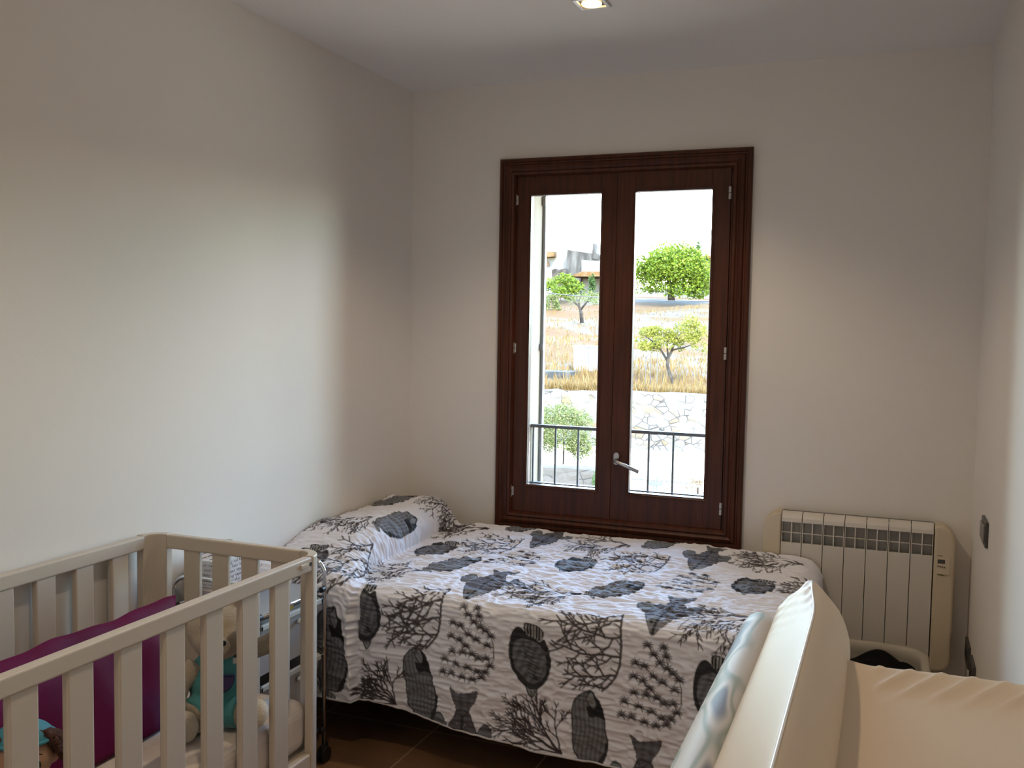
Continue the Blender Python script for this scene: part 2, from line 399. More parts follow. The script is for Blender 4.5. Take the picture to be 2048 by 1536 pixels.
Ug, Vg = grid()
def vnoise(U, V, su, sv, seed):
    r = np.random.RandomState(seed); g = r.rand(400, 400)
    a = U*su+137.3; b = V*sv+71.7; i = np.floor(a).astype(int); j = np.floor(b).astype(int); fa = a-i; fb = b-j
    fa = fa*fa*(3-2*fa); fb = fb*fb*(3-2*fb); G = lambda p, q: g[p % 400, q % 400]
    return (G(i, j)*(1-fa)+G(i+1, j)*fa)*(1-fb)+(G(i, j+1)*(1-fa)+G(i+1, j+1)*fa)*fb-.5
VL = 1.60-.068*np.clip((-1.0-Ug)/.6, 0, 1)
Vc = np.minimum(Vg, VL)
PT = cover(Ug, Vc)
du = np.gradient(PT, axis=1); dv = np.gradient(PT, axis=0); N = np.cross(dv, du); N /= np.maximum(np.linalg.norm(N, axis=-1, keepdims=True), 1e-9)
if N[50, 300, 2] < 0: N = -N
# quilted puckers: long shallow ripples, mostly running along the bed
q1 = vnoise(Ug+.35*vnoise(Ug, Vg, 9, 9, 3)/9*3, Vg, 22, 62, 1); q2 = vnoise(Ug, Vg, 45, 120, 2); q3 = vnoise(Ug, Vg, 9, 28, 5)
PT = PT + N*((np.abs(q1)*-.0100+q2*.0030+q3*.004)*QUILT)[..., None]

PT[..., 0] = np.maximum(PT[..., 0], -2.0935)
# --- the printed pattern, worked out point by point on the cloth
BASE = np.array((0.79, 0.80, 0.88)); INK = np.array((0.045, 0.036, 0.042))
C = np.tile(BASE, Ug.shape+(1,)).astype(float)
C *= (1+.03*vnoise(Ug, Vg, 6, 6, 9))[..., None]
nV, nU = Ug.shape
def win_of(u0, u1, v0, v1):
    i0 = max(0, int((u0-U0)/CELL)-2); i1 = min(nU, int((u1-U0)/CELL)+3); j0 = max(0, int((v0-V0)/CELL)-2); j1 = min(nV, int((v1-V0)/CELL)+3)
    return (slice(j0, j1), slice(i0, i1)) if i1 > i0 and j1 > j0 else None
def paint(sl, cov, col):
    C[sl] = C[sl]*(1-cov[..., None])+np.asarray(col)*cov[..., None]
def stroke(a, b, w0, w1, col=INK):
    m = max(w0, w1); s = win_of(min(a[0], b[0])-m, max(a[0], b[0])+m, min(a[1], b[1])-m, max(a[1], b[1])+m)
    if s is None: return
    dx, dy = b[0]-a[0], b[1]-a[1]; L2 = dx*dx+dy*dy+1e-12
    t = np.clip(((Ug[s]-a[0])*dx+(Vg[s]-a[1])*dy)/L2, 0, 1)
    d = np.hypot(Ug[s]-a[0]-t*dx, Vg[s]-a[1]-t*dy); paint(s, np.clip((w0*(1-t)+w1*t)/2/CELL-d/CELL+.5, 0, 1), col)
def line(pts, w0, w1=None, col=INK):
    w1 = w0 if w1 is None else w1; n = len(pts)-1
    for i in range(n): stroke(pts[i], pts[i+1], w0+(w1-w0)*i/n, w0+(w1-w0)*(i+1)/n, col)
def inside(poly, s):
    X, Y = Ug[s], Vg[s]; r = np.zeros(X.shape, bool); n = len(poly)
    for i in range(n):
        (x1, y1), (x2, y2) = poly[i], poly[(i+1) % n]
        if y1 == y2: continue
        r ^= ((y1 > Y) != (y2 > Y)) & (X < (x2-x1)*(Y-y1)/(y2-y1)+x1)
    return r
def smooth(poly):
    out = []; n = len(poly)
    for i in range(n):
        a, b, c, d = [np.array(poly[(i+k-1) % n]) for k in range(4)]
        for t in (0, .33, .66): out.append(tuple(.5*((2*b)+(-a+c)*t+(2*a-5*b+4*c-d)*t*t+(-a+3*b-3*c+d)*t**3)))
    return out
class Fr:                                    # local frame of one motif: (0,0) = top end, (0,1) = bottom end
    def __init__(s, a, b, k=1.0): s.a = np.array(a, float); s.e = np.array(b, float)-s.a; s.l = np.array((s.e[1], -s.e[0]))*k
    def __call__(s, x, y): q = s.a+s.l*x+s.e*y; return (q[0], q[1])
    def L(s): return float(np.hypot(*s.e))
    def inv(s, sl):
        det = s.l[0]*s.e[1]-s.l[1]*s.e[0]; X = Ug[sl]-s.a[0]; Y = Vg[sl]-s.a[1]
        return (X*s.e[1]-Y*s.e[0])/det, (-X*s.l[1]+Y*s.l[0])/det
def fill(f, pts, col, tex=None, edge=None, sm=True):
    p = [f(*q) for q in (smooth(pts) if sm else pts)]; us = [q[0] for q in p]; vs = [q[1] for q in p]
    s = win_of(min(us), max(us), min(vs), max(vs))
    if s is None: return
    m = inside(p, s)*1.0; c = np.asarray(col)*np.ones(m.shape+(3,))
    if tex is not None: x, y = f.inv(s); c = c*tex(x, y)[..., None]
    C[s] = C[s]*(1-m[..., None])+c*m[..., None]
    if edge: line(p+[p[0]], edge, edge, np.array((.02, .02, .025)))
GREY = (.145, .15, .17); DK = (.03, .031, .036)
def fishA(a, b, k=1.0):
    f = Fr(a, b, k)
    cx = lambda pts: [((x-1685)/500., (y-940)/500.) for x, y in pts]
    fill(f, cx([(1632, 950), (1660, 938), (1720, 948), (1772, 985), (1752, 1040), (1700, 1040), (1650, 1030)]), (.30, .30, .31), lambda x, y: .55+.45*np.sign(np.sin(x*150)), .003)
    fill(f, cx([(1560, 1000), (1590, 975), (1625, 990), (1650, 1025), (1700, 1035), (1745, 1060), (1775, 1035), (1800, 1080), (1820, 1150), (1825, 1220), (1810, 1290), (1775, 1350), (1740, 1385), (1715, 1440), (1690, 1440), (1660, 1385), (1600, 1330), (1550, 1260), (1533, 1150), (1540, 1060)]), (.03, .03, .035), None, .003)
    fill(f, cx([(1600, 1060), (1650, 1045), (1710, 1060), (1760, 1090), (1790, 1150), (1800, 1230), (1785, 1290), (1750, 1340), (1700, 1370), (1650, 1350), (1600, 1300), (1565, 1230), (1555, 1140), (1570, 1080)]), GREY, lambda x, y: 1+.25*np.sin(x*60+y*20))
    for i in range(9):
        y = 1090+i*24
        line([f(*cx([(x, y+14*math.sin((x-1620)/60.)+(x-1620)*.25)])[0]) for x in range(1625+i*7, 1730+i*5, 15)], .0035, .002, DK)
    line([f(*cx([q])[0]) for q in ((1600, 1300), (1650, 1345), (1700, 1365), (1750, 1350), (1785, 1320))], .010, .007, DK)
    fill(f, cx([(1665, 1380), (1690, 1390), (1735, 1388), (1714, 1440), (1692, 1440)]), (.25, .26, .28), None, .002)
    fill(f, cx([(1700, 1290), (1725, 1300), (1755, 1320), (1720, 1330)]), DK)
def fishB(a, b, k=1.0):
    f = Fr(a, b, k); cx = lambda pts: [((x-940)/460., (y-1098)/460.) for x, y in pts]
    fill(f, cx([(860, 1530), (900, 1560), (960, 1572), (985, 1600), (900, 1590)]), (.30, .31, .33), lambda x, y: .7+.3*np.sin(x*120), .002)
    fill(f, cx([(935, 1098), (965, 1128), (1000, 1170), (1026, 1250), (1040, 1330), (1056, 1400), (1045, 1480), (1015, 1545), (960, 1560), (900, 1555), (868, 1515), (838, 1450), (836, 1350), (825, 1260), (835, 1180), (870, 1135), (905, 1115)]), (.16, .165, .185), lambda x, y: 1+.26*np.sin(x*105+2*np.sin(y*9))+.05*np.sin(y*60), .004)
    fill(f, cx([(925, 1105), (960, 1128), (1000, 1175), (1026, 1250), (1020, 1262), (985, 1250), (940, 1262), (925, 1235), (915, 1200), (940, 1195), (915, 1150)]), (.018, .018, .02))
    fill(f, cx([(938, 1105), (965, 1140), (975, 1180), (960, 1205), (935, 1190), (912, 1150)]), (.22, .23, .25), None, .003)
    fill(f, cx([(1040, 1400), (1056, 1410), (1045, 1480), (1018, 1540), (990, 1552), (1010, 1500), (1035, 1460)]), (.035, .036, .04))
RS = np.random.RandomState(8)
def fishD(a, b, k=1.0):
    f = Fr(a, b, k)
    fill(f, [(-.17, .0), (-.08, .045), (0, .04), (.08, .02), (.17, .0), (.15, .09), (.09, .17), (.07, .22), (-.06, .22), (-.10, .14)], (.12, .12, .14), lambda x, y: 1+.2*np.sin(x*70))
    fill(f, [(-.06, .2), (.07, .2), (.12, .28), (.18, .40), (.22, .5), (.20, .62), (.14, .78), (.05, .95), (0, 1), (-.04, .96), (-.13, .8), (-.20, .63), (-.22, .5), (-.17, .36), (-.1, .27)], (.11, .105, .125), lambda x, y: .82+.9*(RS.rand(*x.shape) > .86)*(y < .72), .003)
    fill(f, [(.16, .42), (.24, .30), (.31, .31), (.34, .39), (.28, .50), (.21, .52)], (.13, .14, .16), lambda x, y: 1+.3*np.sin(y*90), .003)
    fill(f, [(-.17, .42), (-.25, .28), (-.33, .27), (-.37, .38), (-.33, .50), (-.22, .56)], (.15, .165, .19), lambda x, y: 1+.3*np.sin(y*90), .003)
    fill(f, [(-.13, .76), (0, .72), (.14, .76), (.05, .95), (0, 1), (-.04, .96)], (.19, .19, .20))
    line([f(0, y) for y in (.25, .4, .6, .8, .98)], .008, .010, DK)
    line([f(-.045, .84), f(-.05, .86)], .010, .010, DK)
def coral(root, tip, seed, spread=1.15, w=.0075, n0=7, col=INK, depth=4):
    r = random.Random(seed); dx, dy = tip[0]-root[0], tip[1]-root[1]; L = math.hypot(dx, dy); A = math.atan2(dy, dx)
    def grow(p, ang, ln, wd, d):
        pts = [p]; a = ang; k = 4
        for i in range(k):
            a += r.uniform(-.16, .16); q = pts[-1]; pts.append((q[0]+math.cos(a)*ln/k, q[1]+math.sin(a)*ln/k))
            if d > 0 and i in (1, 3) or (d > 0 and i == 2 and d > 1):
                sgn = 1 if (i+d) % 2 else -1
                grow(pts[-1], a+sgn*r.uniform(.40, .65), ln*r.uniform(.42, .58), max(wd*.76, .0034), d-1)
        line(pts, wd, wd*.72, col)
        if d == 0: return
        grow(pts[-1], a+r.uniform(.2, .4), ln*.42, wd*.7, d-1 if d < 2 else 1)
    for i in range(n0):
        t = (i/(n0-1)-.5)*2
        grow(root, A+t*spread*.62, L*(.62-.12*abs(t))*r.uniform(.85, 1.05), w*(1-.25*abs(t)), depth-1)
def fan(a, b, side, seed, col=(.075, .065, .07), wmul=1.0):
    """sea fan: an upright bowed stem from a to b and branches reaching to one side"""
    r = random.Random(seed); f = Fr(a, b, 1.0); S = f.L()
    SX = lambda t: float(np.interp(t, [0, .2, .45, .65, .8, .92, 1], [0, .03, .055, .05, .01, -.07, -.15]))
    stem = [(SX(t), t) for t in np.linspace(0, 1, 18)]
    line([f(*p) for p in stem], .0055*wmul, .006*wmul, col)
    def grow(x, y, ang, ln, wd, d, sg):
        n = 8 if ln > .3 else 3; pts = [(x, y)]
        for i in range(n):
            ang += r.uniform(-.28, .28)-.12*(ang if abs(ang) > .5 else 0); q = pts[-1]; pts.append((q[0]-math.cos(ang)*ln/n, q[1]+math.sin(ang)*ln/n))
            if d and i < n-1:
                sg = -sg; grow(*pts[-1], ang+sg*r.uniform(.65, 1.05), max(.07, min(.30, ln*r.uniform(.28, .42))), max(wd*.82, .0032), d-1 if ln > .3 else 0, sg)
        if d: grow(*pts[-1], ang+.4*sg, .07, wd*.8, 0, -sg); grow(*pts[-1], ang-.5*sg, .07, wd*.8, 0, sg)
        line([f(*p) for p in pts], wd, max(wd*.78, .0030), col)
    for (t, an, ln, d) in ((.03, .75, .26, 1), (.15, .42, .62, 2), (.36, .22, .74, 2), (.58, .16, .76, 2), (.80, .12, .56, 2), (.97, .25, .24, 1)):
        x = SX(t); grow(x, t, an, ln, .0060*wmul, d, 1 if d % 2 else -1)
    for i in range(9): t = .06+.1*i; grow(SX(t), t, r.uniform(-.9, -.3), .09, .004, 0, 1)
PALM = [[(1060, 400), (1110, 460), (1160, 515), (1220, 545), (1265, 570), (1310, 610), (1330, 680), (1330, 780)], [(1180, 400), (1205, 460), (1225, 540)],
        [(975, 540), (1045, 555), (1115, 620), (1185, 650), (1280, 690), (1325, 700)], [(960, 650), (1035, 670), (1090, 715), (1150, 775), (1205, 805), (1270, 800), (1335, 780)],
        [(970, 770), (1065, 770), (1150, 765)], [(895, 850), (1010, 870), (1110, 890), (1190, 920), (1260, 915), (1300, 860), (1335, 790)],
        [(880, 955), (960, 955), (1060, 975), (1150, 985), (1230, 960), (1270, 910)]]
def palm(a, b, k=1.0):
    """a = upper right start (1180,400), b = lower left end (880,955) of the weed"""
    sx, sy = 1180., 400.; ex, ey = 880., 955.
    L1 = math.hypot(ex-sx, ey-sy); L2 = math.hypot(b[0]-a[0], b[1]-a[1]); th = math.atan2(b[1]-a[1], b[0]-a[0])-math.atan2(ey-sy, ex-sx); s = L2/L1
    def T(p): x, y = (p[0]-sx)*s, (p[1]-sy)*s; return (a[0]+x*math.cos(th)-y*math.sin(th), a[1]+x*math.sin(th)+y*math.cos(th))
    for br in PALM:
        line([T(p) for p in br], .0026, .0030, INK)
        for i, p in enumerate(br):
            if i and i == len(br)-1: continue
            if p in ((1330, 680), (1335, 780)): continue
            for q in range(9):
                g = -math.pi*.5+(q-4)*.52+math.pi*.0; g2 = g+(.5 if q > 4 else -.5)
                e1 = (p[0]+25*math.cos(g), p[1]+25*math.sin(g)); e2 = (e1[0]+17*math.cos(g2), e1[1]+17*math.sin(g2))
                line([T(p), T(e1), T(e2)], .0042, .0026, INK)
    # the two empty ends join the stem
for a, b in [((-1.44, 1.314), (-1.413, 1.560)), ((-.828, 1.368), (-.834, 1.61)), ((-1.455, .576), (-1.545, .84)), ((-.783, .666), (-.903, .900)), ((-1.865, .43), (-1.905, .70)), ((-2.03, .10), (-2.12, .36)), ((-1.735, 1.225), (-1.765, 1.50)), ((-1.40, -.06), (-1.5, .147)), ((-.783, .0), (-.882, .20))]: fishB(a, b)
fishA((-1.655, 1.10), (-1.640, 1.345)); fishA((-1.03, 1.179), (-1.036, 1.419))
zone = (Ug < -1.662+.03*np.clip(1.35-Vg, 0, 1)) & (Vg > 1.02); C[zone] = BASE      # cloth folded over the fish from the pillow side
for a, b in [((-.432, 1.203), (-.440, 1.44)), ((-1.66, .40), (-1.70, .66)), ((-1.053, .438), (-1.10, .681)), ((-.39, .44), (-.44, .69)), ((-2.01, .93), (-1.93, 1.16)), ((-1.06, -.27), (-1.1, -.03)), ((.18, 1.25), (.17, 1.5)), ((.2, .47), (.18, .72))]: fishA(a, b)
fishB((-1.735, 1.225), (-1.765, 1.50))
for a, b in [((-1.280, .744), (-1.275, 1.125)), ((-.62, .798), (-.640, 1.167)), ((-1.293, .03), (-1.329, .36)), ((-.62, .10), (-.66, .43)), ((-1.26, 1.425), (-1.27, 1.80)), ((-.651, 1.482), (-.66, 1.86)), ((-.02, .84), (-.03, 1.2)), ((-.02, .12), (-.03, .46))]: fishD(a, b, .8)
for i, (a, b) in enumerate([((-1.570, .86), (-1.80, .95)), ((-.945, .9), (-1.22, 1.02)), ((-.327, .95), (-.60, 1.08)), ((-1.59, .17), (-1.83, .25)), ((-.948, .20), (-1.23, .26)), ((-.279, .195), (-.56, .26)), ((-1.521, 1.527), (-1.66, 1.42)), ((-.924, 1.587), (-1.13, 1.46)), ((-.31, 1.62), (-.52, 1.48)), ((-1.985, .62), (-2.12, .86)), ((-1.80, .05), (-1.99, .26))]):
    coral(a, b, 20+i, spread=1.05, w=.0078, n0=6, depth=4)
for i, (a, b) in enumerate([((-1.365, 1.045), (-1.365, 1.315)), ((-.748, 1.085), (-.752, 1.365)), ((-1.40, .25), (-1.43, .53)), ((-.77, .30), (-.80, .56)), ((-1.855, .80), (-1.69, 1.13)), ((-.11, 1.13), (-.15, 1.40)), ((-.13, .35), (-.17, .62))]):
    fan(a, b, 1, 50+i, wmul=1.25)
for a, b in [((-1.222, 1.155), (-1.338, 1.382)), ((-.603, 1.202), (-.728, 1.428)), ((-1.30, .42), (-1.40, .65)), ((-.60, .47), (-.72, .69)), ((0.02, 1.22), (-.1, 1.45)), ((.02, .5), (-.1, .72))]: palm(a, b)

idx = np.arange(nV*nU).reshape(nV, nU)
keep = ~((Vg[:-1, :-1] >= VL[:-1, :-1]) & (Vg[1:, 1:] >= VL[1:, 1:]))
F = np.stack([idx[:-1, :-1], idx[1:, :-1], idx[1:, 1:], idx[:-1, 1:]], -1)[keep]
me = bpy.data.meshes.new('coverlet'); nf = len(F)
me.vertices.add(nV*nU); me.vertices.foreach_set('co', PT.reshape(-1).astype(np.float32))
me.loops.add(nf*4); me.loops.foreach_set('vertex_index', F.reshape(-1).astype(np.int32))
me.polygons.add(nf); me.polygons.foreach_set('loop_start', (np.arange(nf)*4).astype(np.int32)); me.polygons.foreach_set('use_smooth', np.ones(nf, bool))
me.update(calc_edges=True); me.validate()
at_ = me.color_attributes.new('print', 'FLOAT_COLOR', 'POINT')
at_.data.foreach_set('color', np.concatenate([np.clip(C, 0, 1), np.ones(C.shape[:2]+(1,))], -1).reshape(-1).astype(np.float32))
m = bpy.data.materials.new('printed_quilt'); m.use_nodes = True; n, l = nodes_of(m); b = n['Principled BSDF']
an = n.new('ShaderNodeAttribute'); an.attribute_name = 'print'; l.new(an.outputs['Color'], b.inputs['Base Color'])
b.inputs['Roughness'].default_value = .75; b.inputs['Specular IOR Level'].default_value = .25; b.inputs['Sheen Weight'].default_value = .15
tc = n.new('ShaderNodeTexCoord'); nz = n.new('ShaderNodeTexNoise'); nz.inputs['Scale'].default_value = 420; l.new(tc.outputs['Object'], nz.inputs['Vector'])
bp = n.new('ShaderNodeBump'); bp.inputs['Strength'].default_value = .25; bp.inputs['Distance'].default_value = .002; l.new(nz.outputs[0], bp.inputs['Height']); l.new(bp.outputs[0], b.inputs['Normal'])
me.materials.append(m)
cov = bpy.data.objects.new('bedspread', me); COL.objects.link(cov)
tag(cov, 'white quilted bedspread printed with grey fish and coral, draped over the bed and pillow', 'bedspread')
jh = (np.argmax(Vg >= VL, axis=0)-1) % nV
hem = MB().tube([Vector(PT[jh[i], i]) for i in range(4, nU-2, 6)], .0035, 6)
ho = hem.build('hem', mat('hem_cloth', (.6, .59, .6), .8), cov, smooth=True)
def sstep_f(a, b, x):
    t = min(1, max(0, (x-a)/(b-a))); return t*t*(3-2*t)
# ------------------------------------------------------------------ crib
crib = empty('crib', (-1.77, 1.7, 0), 'cream painted slatted baby crib beside the left wall', 'crib')
CX0, CX1, CY0, CY1, CT = -2.083, -1.462, 1.085, 2.297, .85
def rail_y(x0, x1, y0, y1, z0, z1, name='rail'): return MB().box(x0, x1, y0, y1, z0, z1).build(name, M_cream, crib, bevel=.005, seg=3)
RO, RI = .072, .046
fr_ = rail_y(-1.490, -1.463, CY0+RO, CY1-RO-.001, .808, .8485, 'side_rail')
rail_y(-2.077, -2.050, CY0+RO, CY1-RO, .808, .8485, 'side_rail')
rail_y(CX0+RO, CX1-RO, CY1-.027, CY1-.001, .806, .8485, 'end_rail')
rail_y(CX0+RO, CX1-RO, CY0+.001, CY0+.027, .806, .8485, 'end_rail')
rail_y(-1.488, -1.465, CY0+RO, CY1-RO, .245, .290, 'lower_rail'); rail_y(-2.075, -2.052, CY0+RO, CY1-RO, .245, .290, 'lower_rail')
rail_y(CX0+RO, CX1-RO, CY1-.025, CY1-.003, .245, .290, 'lower_rail'); rail_y(CX0+RO, CX1-RO, CY0+.003, CY0+.025, .245, .290, 'lower_rail')
def slat(x0, x1, y0, y1): MB().box(x0, x1, y0, y1, .285, .812).build('slat', M_cream, crib, bevel=.004, seg=2)
for k in range(7):
    yr = 2.122-.1345*k; slat(-1.486, -1.468, yr-.066, yr)
for k in range(8):
    yr = 2.163-.1315*k; slat(-2.072, -2.054, yr-.064, yr)
for k in range(4):
    xr = -1.581-.104*k
    slat(xr-.057, xr, CY1-.022, CY1-.005); slat(xr-.057, xr, CY0+.005, CY0+.022)
for cx, cy, sx, sy in ((CX1-RO, CY1-RO, 1, 1), (CX0+RO, CY1-RO, -1, 1), (CX1-RO, CY0+RO, 1, -1), (CX0+RO, CY0+RO, -1, -1)):
    pts = []
    for k in range(13):
        t = math.pi/2*k/12; pts.append((cx+sx*RO*math.cos(t), cy+sy*RO*math.sin(t)))
    for k in range(12, -1, -1):
        t = math.pi/2*k/12; pts.append((cx+sx*RI*math.cos(t), cy+sy*RI*math.sin(t)))
    MB().extrude(pts, 'z', 0, CT).build('corner_post', M_cream, crib, bevel=.003, seg=2)
q = at(598, 1128, 2.18)
MB().box(-1.463, -1.4575, 2.165, 2.197, .826, .838).build('latch', M_cream, fr_, bevel=.002)
MB().cyl((-1.4625, 2.216, .830), .006, -.006, 'x', 12).build('bolt', M_black, crib)
MB().box(CX0+.03, CX1-.03, CY0+.03, CY1-.03, .262, .285).build('mattress_base', M_cream, crib, bevel=.003)

M_sheet = mat('crib_sheet', (.66, .60, .57), .7, var=.03, bump=.5, bscale=9)
mt = MB().box(-2.045, -1.493, 1.125, 2.262, .286, .432).build('crib_mattress', M_sheet, bevel=.04, seg=5)
tag(mt, 'pale crib mattress in a fitted sheet lying inside the crib', 'mattress')

# maroon cushion standing along the back of the crib
def cushion():
    nu, nv = 70, 26; vs = []; fs = []; r = random.Random(4)
    B0 = Vector((-1.735, 1.985, .432)); T0 = Vector((-1.845, 2.12, .722)); L = 1.0
    ydir = Vector((0, -1, 0)); nrm = Vector((.93, 0, .36)).normalized()
    for side in (1, -1):
        for i in range(nu):
            for j in range(nv):
                s, t = i/(nu-1), j/(nv-1)
                p = B0.lerp(T0, t)+ydir*(L*s*(1 if t < 2 else 1))
                e = min(1, 6*min(s, 1-s)**.8)*min(1, (3.2*min(t+.25, 1-t))**.6 if t < 1 else 0)
                th = .030*max(0, e); wv = .004*math.sin(s*23+t*3)+.003*math.sin(s*41-t*7)
                p = p+nrm*side*(th)+nrm*wv*.6*max(0, e)+Vector((0, 0, (.004*math.sin(s*19)+.002*math.sin(s*47))*t*t))
                if t == 0: p.z = max(p.z, .433)
                vs.append(p)
    for side in (0, 1):
        o = side*nu*nv
        for i in range(nu-1):
            for j in range(nv-1):
                q = (o+i*nv+j, o+(i+1)*nv+j, o+(i+1)*nv+j+1, o+i*nv+j+1); fs.append(q if side == 0 else q[::-1])
    def bd(o):
        return [o+i*nv for i in range(nu)]+[o+(nu-1)*nv+j for j in range(1, nv)]+[o+i*nv+nv-1 for i in range(nu-2, -1, -1)]+[o+j for j in range(nv-2, 0, -1)]
    a, b = bd(0), bd(nu*nv); n = len(a)
    for k in range(n): fs.append((a[k], a[(k+1) % n], b[(k+1) % n], b[k]))
    return MB().add(vs, fs)
cu = cushion().build('crib_bumper', mat('maroon_satin', (.135, .004, .062), .6, color2=(.10, .003, .045), vscale=3, spec=.15, bump=.5, bscale=7), smooth=True)
tag(cu, 'long maroon satin bumper cushion standing on the crib mattress', 'cushion')

def blob(name, parts, m, parent, vox=.004, sm=8):
    b = MB()
    for p in parts: p(b)
    o = b.build(name, m, parent, smooth=True)
    r = o.modifiers.new('r', 'REMESH'); r.mode = 'VOXEL'; r.voxel_size = vox; r.use_smooth_shade = True
    s = o.modifiers.new('s', 'SMOOTH'); s.iterations = sm; s.factor = .6
    return o
E_ = lambda c, r, M=None: (lambda b: b.ell(c, r, 20, 14, M))
T_ = lambda pts, r: (lambda b: b.tube(pts, r, 14))
M_plush = mat('plush_grey_beige', (.42, .36, .28), .9, sheen=.4, bump=.5, bscale=260)
M_plushl = mat('plush_cream', (.62, .55, .43), .9, sheen=.4, bump=.5, bscale=260)
M_teal = mat('teal_cloth', (.065, .30, .32), .75, sheen=.3, bump=.35, bscale=45)
M_tealc = mat('dark_teal_edge', (.01, .05, .10), .8)
M_purple = mat('purple_cloth', (.09, .075, .20), .8)
BR = Vector((-1.612, 2.0, .43))
def R(z=0, x=0, y=0): return Euler((math.radians(x), math.radians(y), math.radians(z))).to_matrix()
bear = empty('teddy_bear', BR, 'grey-beige plush bear in a teal suit sitting on the crib mattress', 'soft toy')
def bp(x, y, z): return BR+Vector((x, y, z))
# body = head, ears, arms, feet in one skin
blob('body', [E_(bp(.005, -.005, .262), (.076, .070, .070)), E_(bp(.012, -.045, .243), (.064, .044, .048)),
    E_(bp(-.066, .01, .322-.03), (.024, .014, .028), R(z=0, y=-25)), E_(bp(.058, .02, .335), (.020, .012, .020)), E_(bp(0, .01, .12), (.066, .055, .085)),
    T_([bp(-.045, -.01, .175), bp(-.085, -.03, .13), bp(-.092, -.05, .09)], [.026, .028, .024]), E_(bp(-.092, -.052, .084), (.027, .024, .032)),
    T_([bp(.05, .005, .18), bp(.095, .03, .192), bp(.135, .055, .198)], [.026, .026, .026]), E_(bp(.14, .058, .198), (.029, .026, .030)),
    T_([bp(-.03, -.01, .045), bp(-.06, -.06, .045)], [.045, .040]), T_([bp(.04, -.01, .045), bp(.085, -.035, .05)], [.045, .042])], M_plush, bear)
blob('foot', [E_(bp(-.066, -.098, .045), (.036, .028, .042))], M_plushl, bear)
blob('foot', [E_(bp(.100, -.055, .052), (.040, .030, .044), R(z=25))], M_plushl, bear)
shirt = blob('suit', [E_(bp(.003, .006, .125), (.073, .060, .085)), T_([bp(-.02, -.005, .052), bp(-.055, -.052, .050)], [.050, .048]), T_([bp(.03, -.005, .052), bp(.072, -.032, .054)], [.050, .048])], M_teal, bear)
pk = [];
for k in range(17):
    t = math.pi+math.pi*k/16; pk.append((.022+.032*math.cos(t), .158+.042*math.sin(t)))
pm = MB(); pm.extrude([(BR.x+x, BR.z+z) for x, z in pk], 'y', BR.y-.066, BR.y-.050); pm.build('pocket', M_purple, shirt, bevel=.002)
MB().tube([(BR.x+x, BR.y-.0665, BR.z+z) for x, z in pk+[pk[0]]], .0014, 6).build('pocket_seam', M_tealc, shirt)
blob('muzzle', [E_(bp(.020, -.083, .243), (.026, .016, .022))], M_plushl, bear, .003, 4)
MB().ell(bp(.026, -.099, .255), (.011, .007, .008), 14, 8).build('nose', M_black, bear, smooth=True)
for x in (-.030, .046):
    MB().tube([bp(x-.010, -.062+abs(x)*.3, .283), bp(x, -.067+abs(x)*.3, .288), bp(x+.010, -.062+abs(x)*.3, .284)], .0013, 6).build('closed_eye', M_black, bear)
MB().box(*(BR.x+.05, BR.x+.066), BR.y-.066, BR.y-.0645, BR.z+.19, BR.z+.205).build('care_tag', mat('tag_white', (.7, .7, .7), .6), bear)

bear.rotation_euler.z = math.radians(33)
# rag doll at the near end of the crib
dc = xdoll = None
def atx(px, py, X):
    r = ray(px, py); r = r*(X/r.x); return Vector((r.x, r.y, r.z+CZ))
DH = atx(48, 1512, -1.66)
doll = empty('rag_doll', (DH.x, DH.y, .432), 'rag doll with brown hair and a teal cap lying in the crib', 'doll')
D = lambda x, y, z: DH+Vector((x, y, z))
vdir = (Vector((0, 0, 1.5))-DH); yaw = math.atan2(vdir.x, -vdir.y)          # the face looks towards the viewer's side
RZ = Matrix.Rotation(yaw, 3, 'Z')
Q = lambda x, y, z: DH+RZ @ Vector((x, y, z))
M_skin = mat('doll_skin', (.56, .34, .22), .65, var=.02)
blob('head', [E_(DH, (.058, .052, .060), RZ), E_(Q(.056, .004, -.008), (.012, .010, .019), RZ), E_(Q(-.056, .004, -.008), (.012, .010, .019), RZ)], M_skin, doll, .003, 5)
hb = MB()
hr = random.Random(3)
for k in range(46):
    a = hr.uniform(-.5, math.pi+.5); r0 = .058
    p0 = (r0*math.cos(a)*1.02, .012, r0*math.sin(a)*.9+.012); 
    pts = []
    for j in range(6):
        t = j/5; s = 1 if math.cos(a) > 0 else -1
        pts.append(Q(p0[0]+s*.020*t+.004*math.sin(6*t+k), -.022+.03*hr.random()*.4+.012*math.sin(5*t+k), .035+p0[2]*.35-.05*t*abs(math.cos(a))+.004*math.sin(9*t)))
    hb.tube(pts, [.006, .008, .008, .007, .005, .003], 7)
hb.ell(Q(0, .012, .010), (.062, .054, .060), 20, 12, RZ)
hb.ell(Q(.060, .0, .022), (.020, .022, .026), 14, 9, RZ); hb.ell(Q(-.060, .0, .022), (.020, .022, .026), 14, 9, RZ)
hb.build('hair', mat('brown_yarn', (.085, .028, .012), .8, color2=(.04, .012, .005), vscale=60, bump=.8, bscale=160), doll, smooth=True)
cp_ = MB(); vs = []; fs = []
for i in range(9):
    for j in range(28):
        ph = math.pi/2*i/8*.92; th = 2*math.pi*j/28
        vs.append(Q(.060*math.sin(ph)*math.cos(th), .004+.056*math.sin(ph)*math.sin(th), .034+.040*math.cos(ph)))
for i in range(8):
    for j in range(28): fs.append((i*28+j, (i+1)*28+j, (i+1)*28+(j+1) % 28, i*28+(j+1) % 28))
cp_.add(vs, fs); cp_.tube([Q(.0605*math.cos(t), .004+.0565*math.sin(t), .039) for t in [2*math.pi*k/28 for k in range(29)]], .0045, 8)
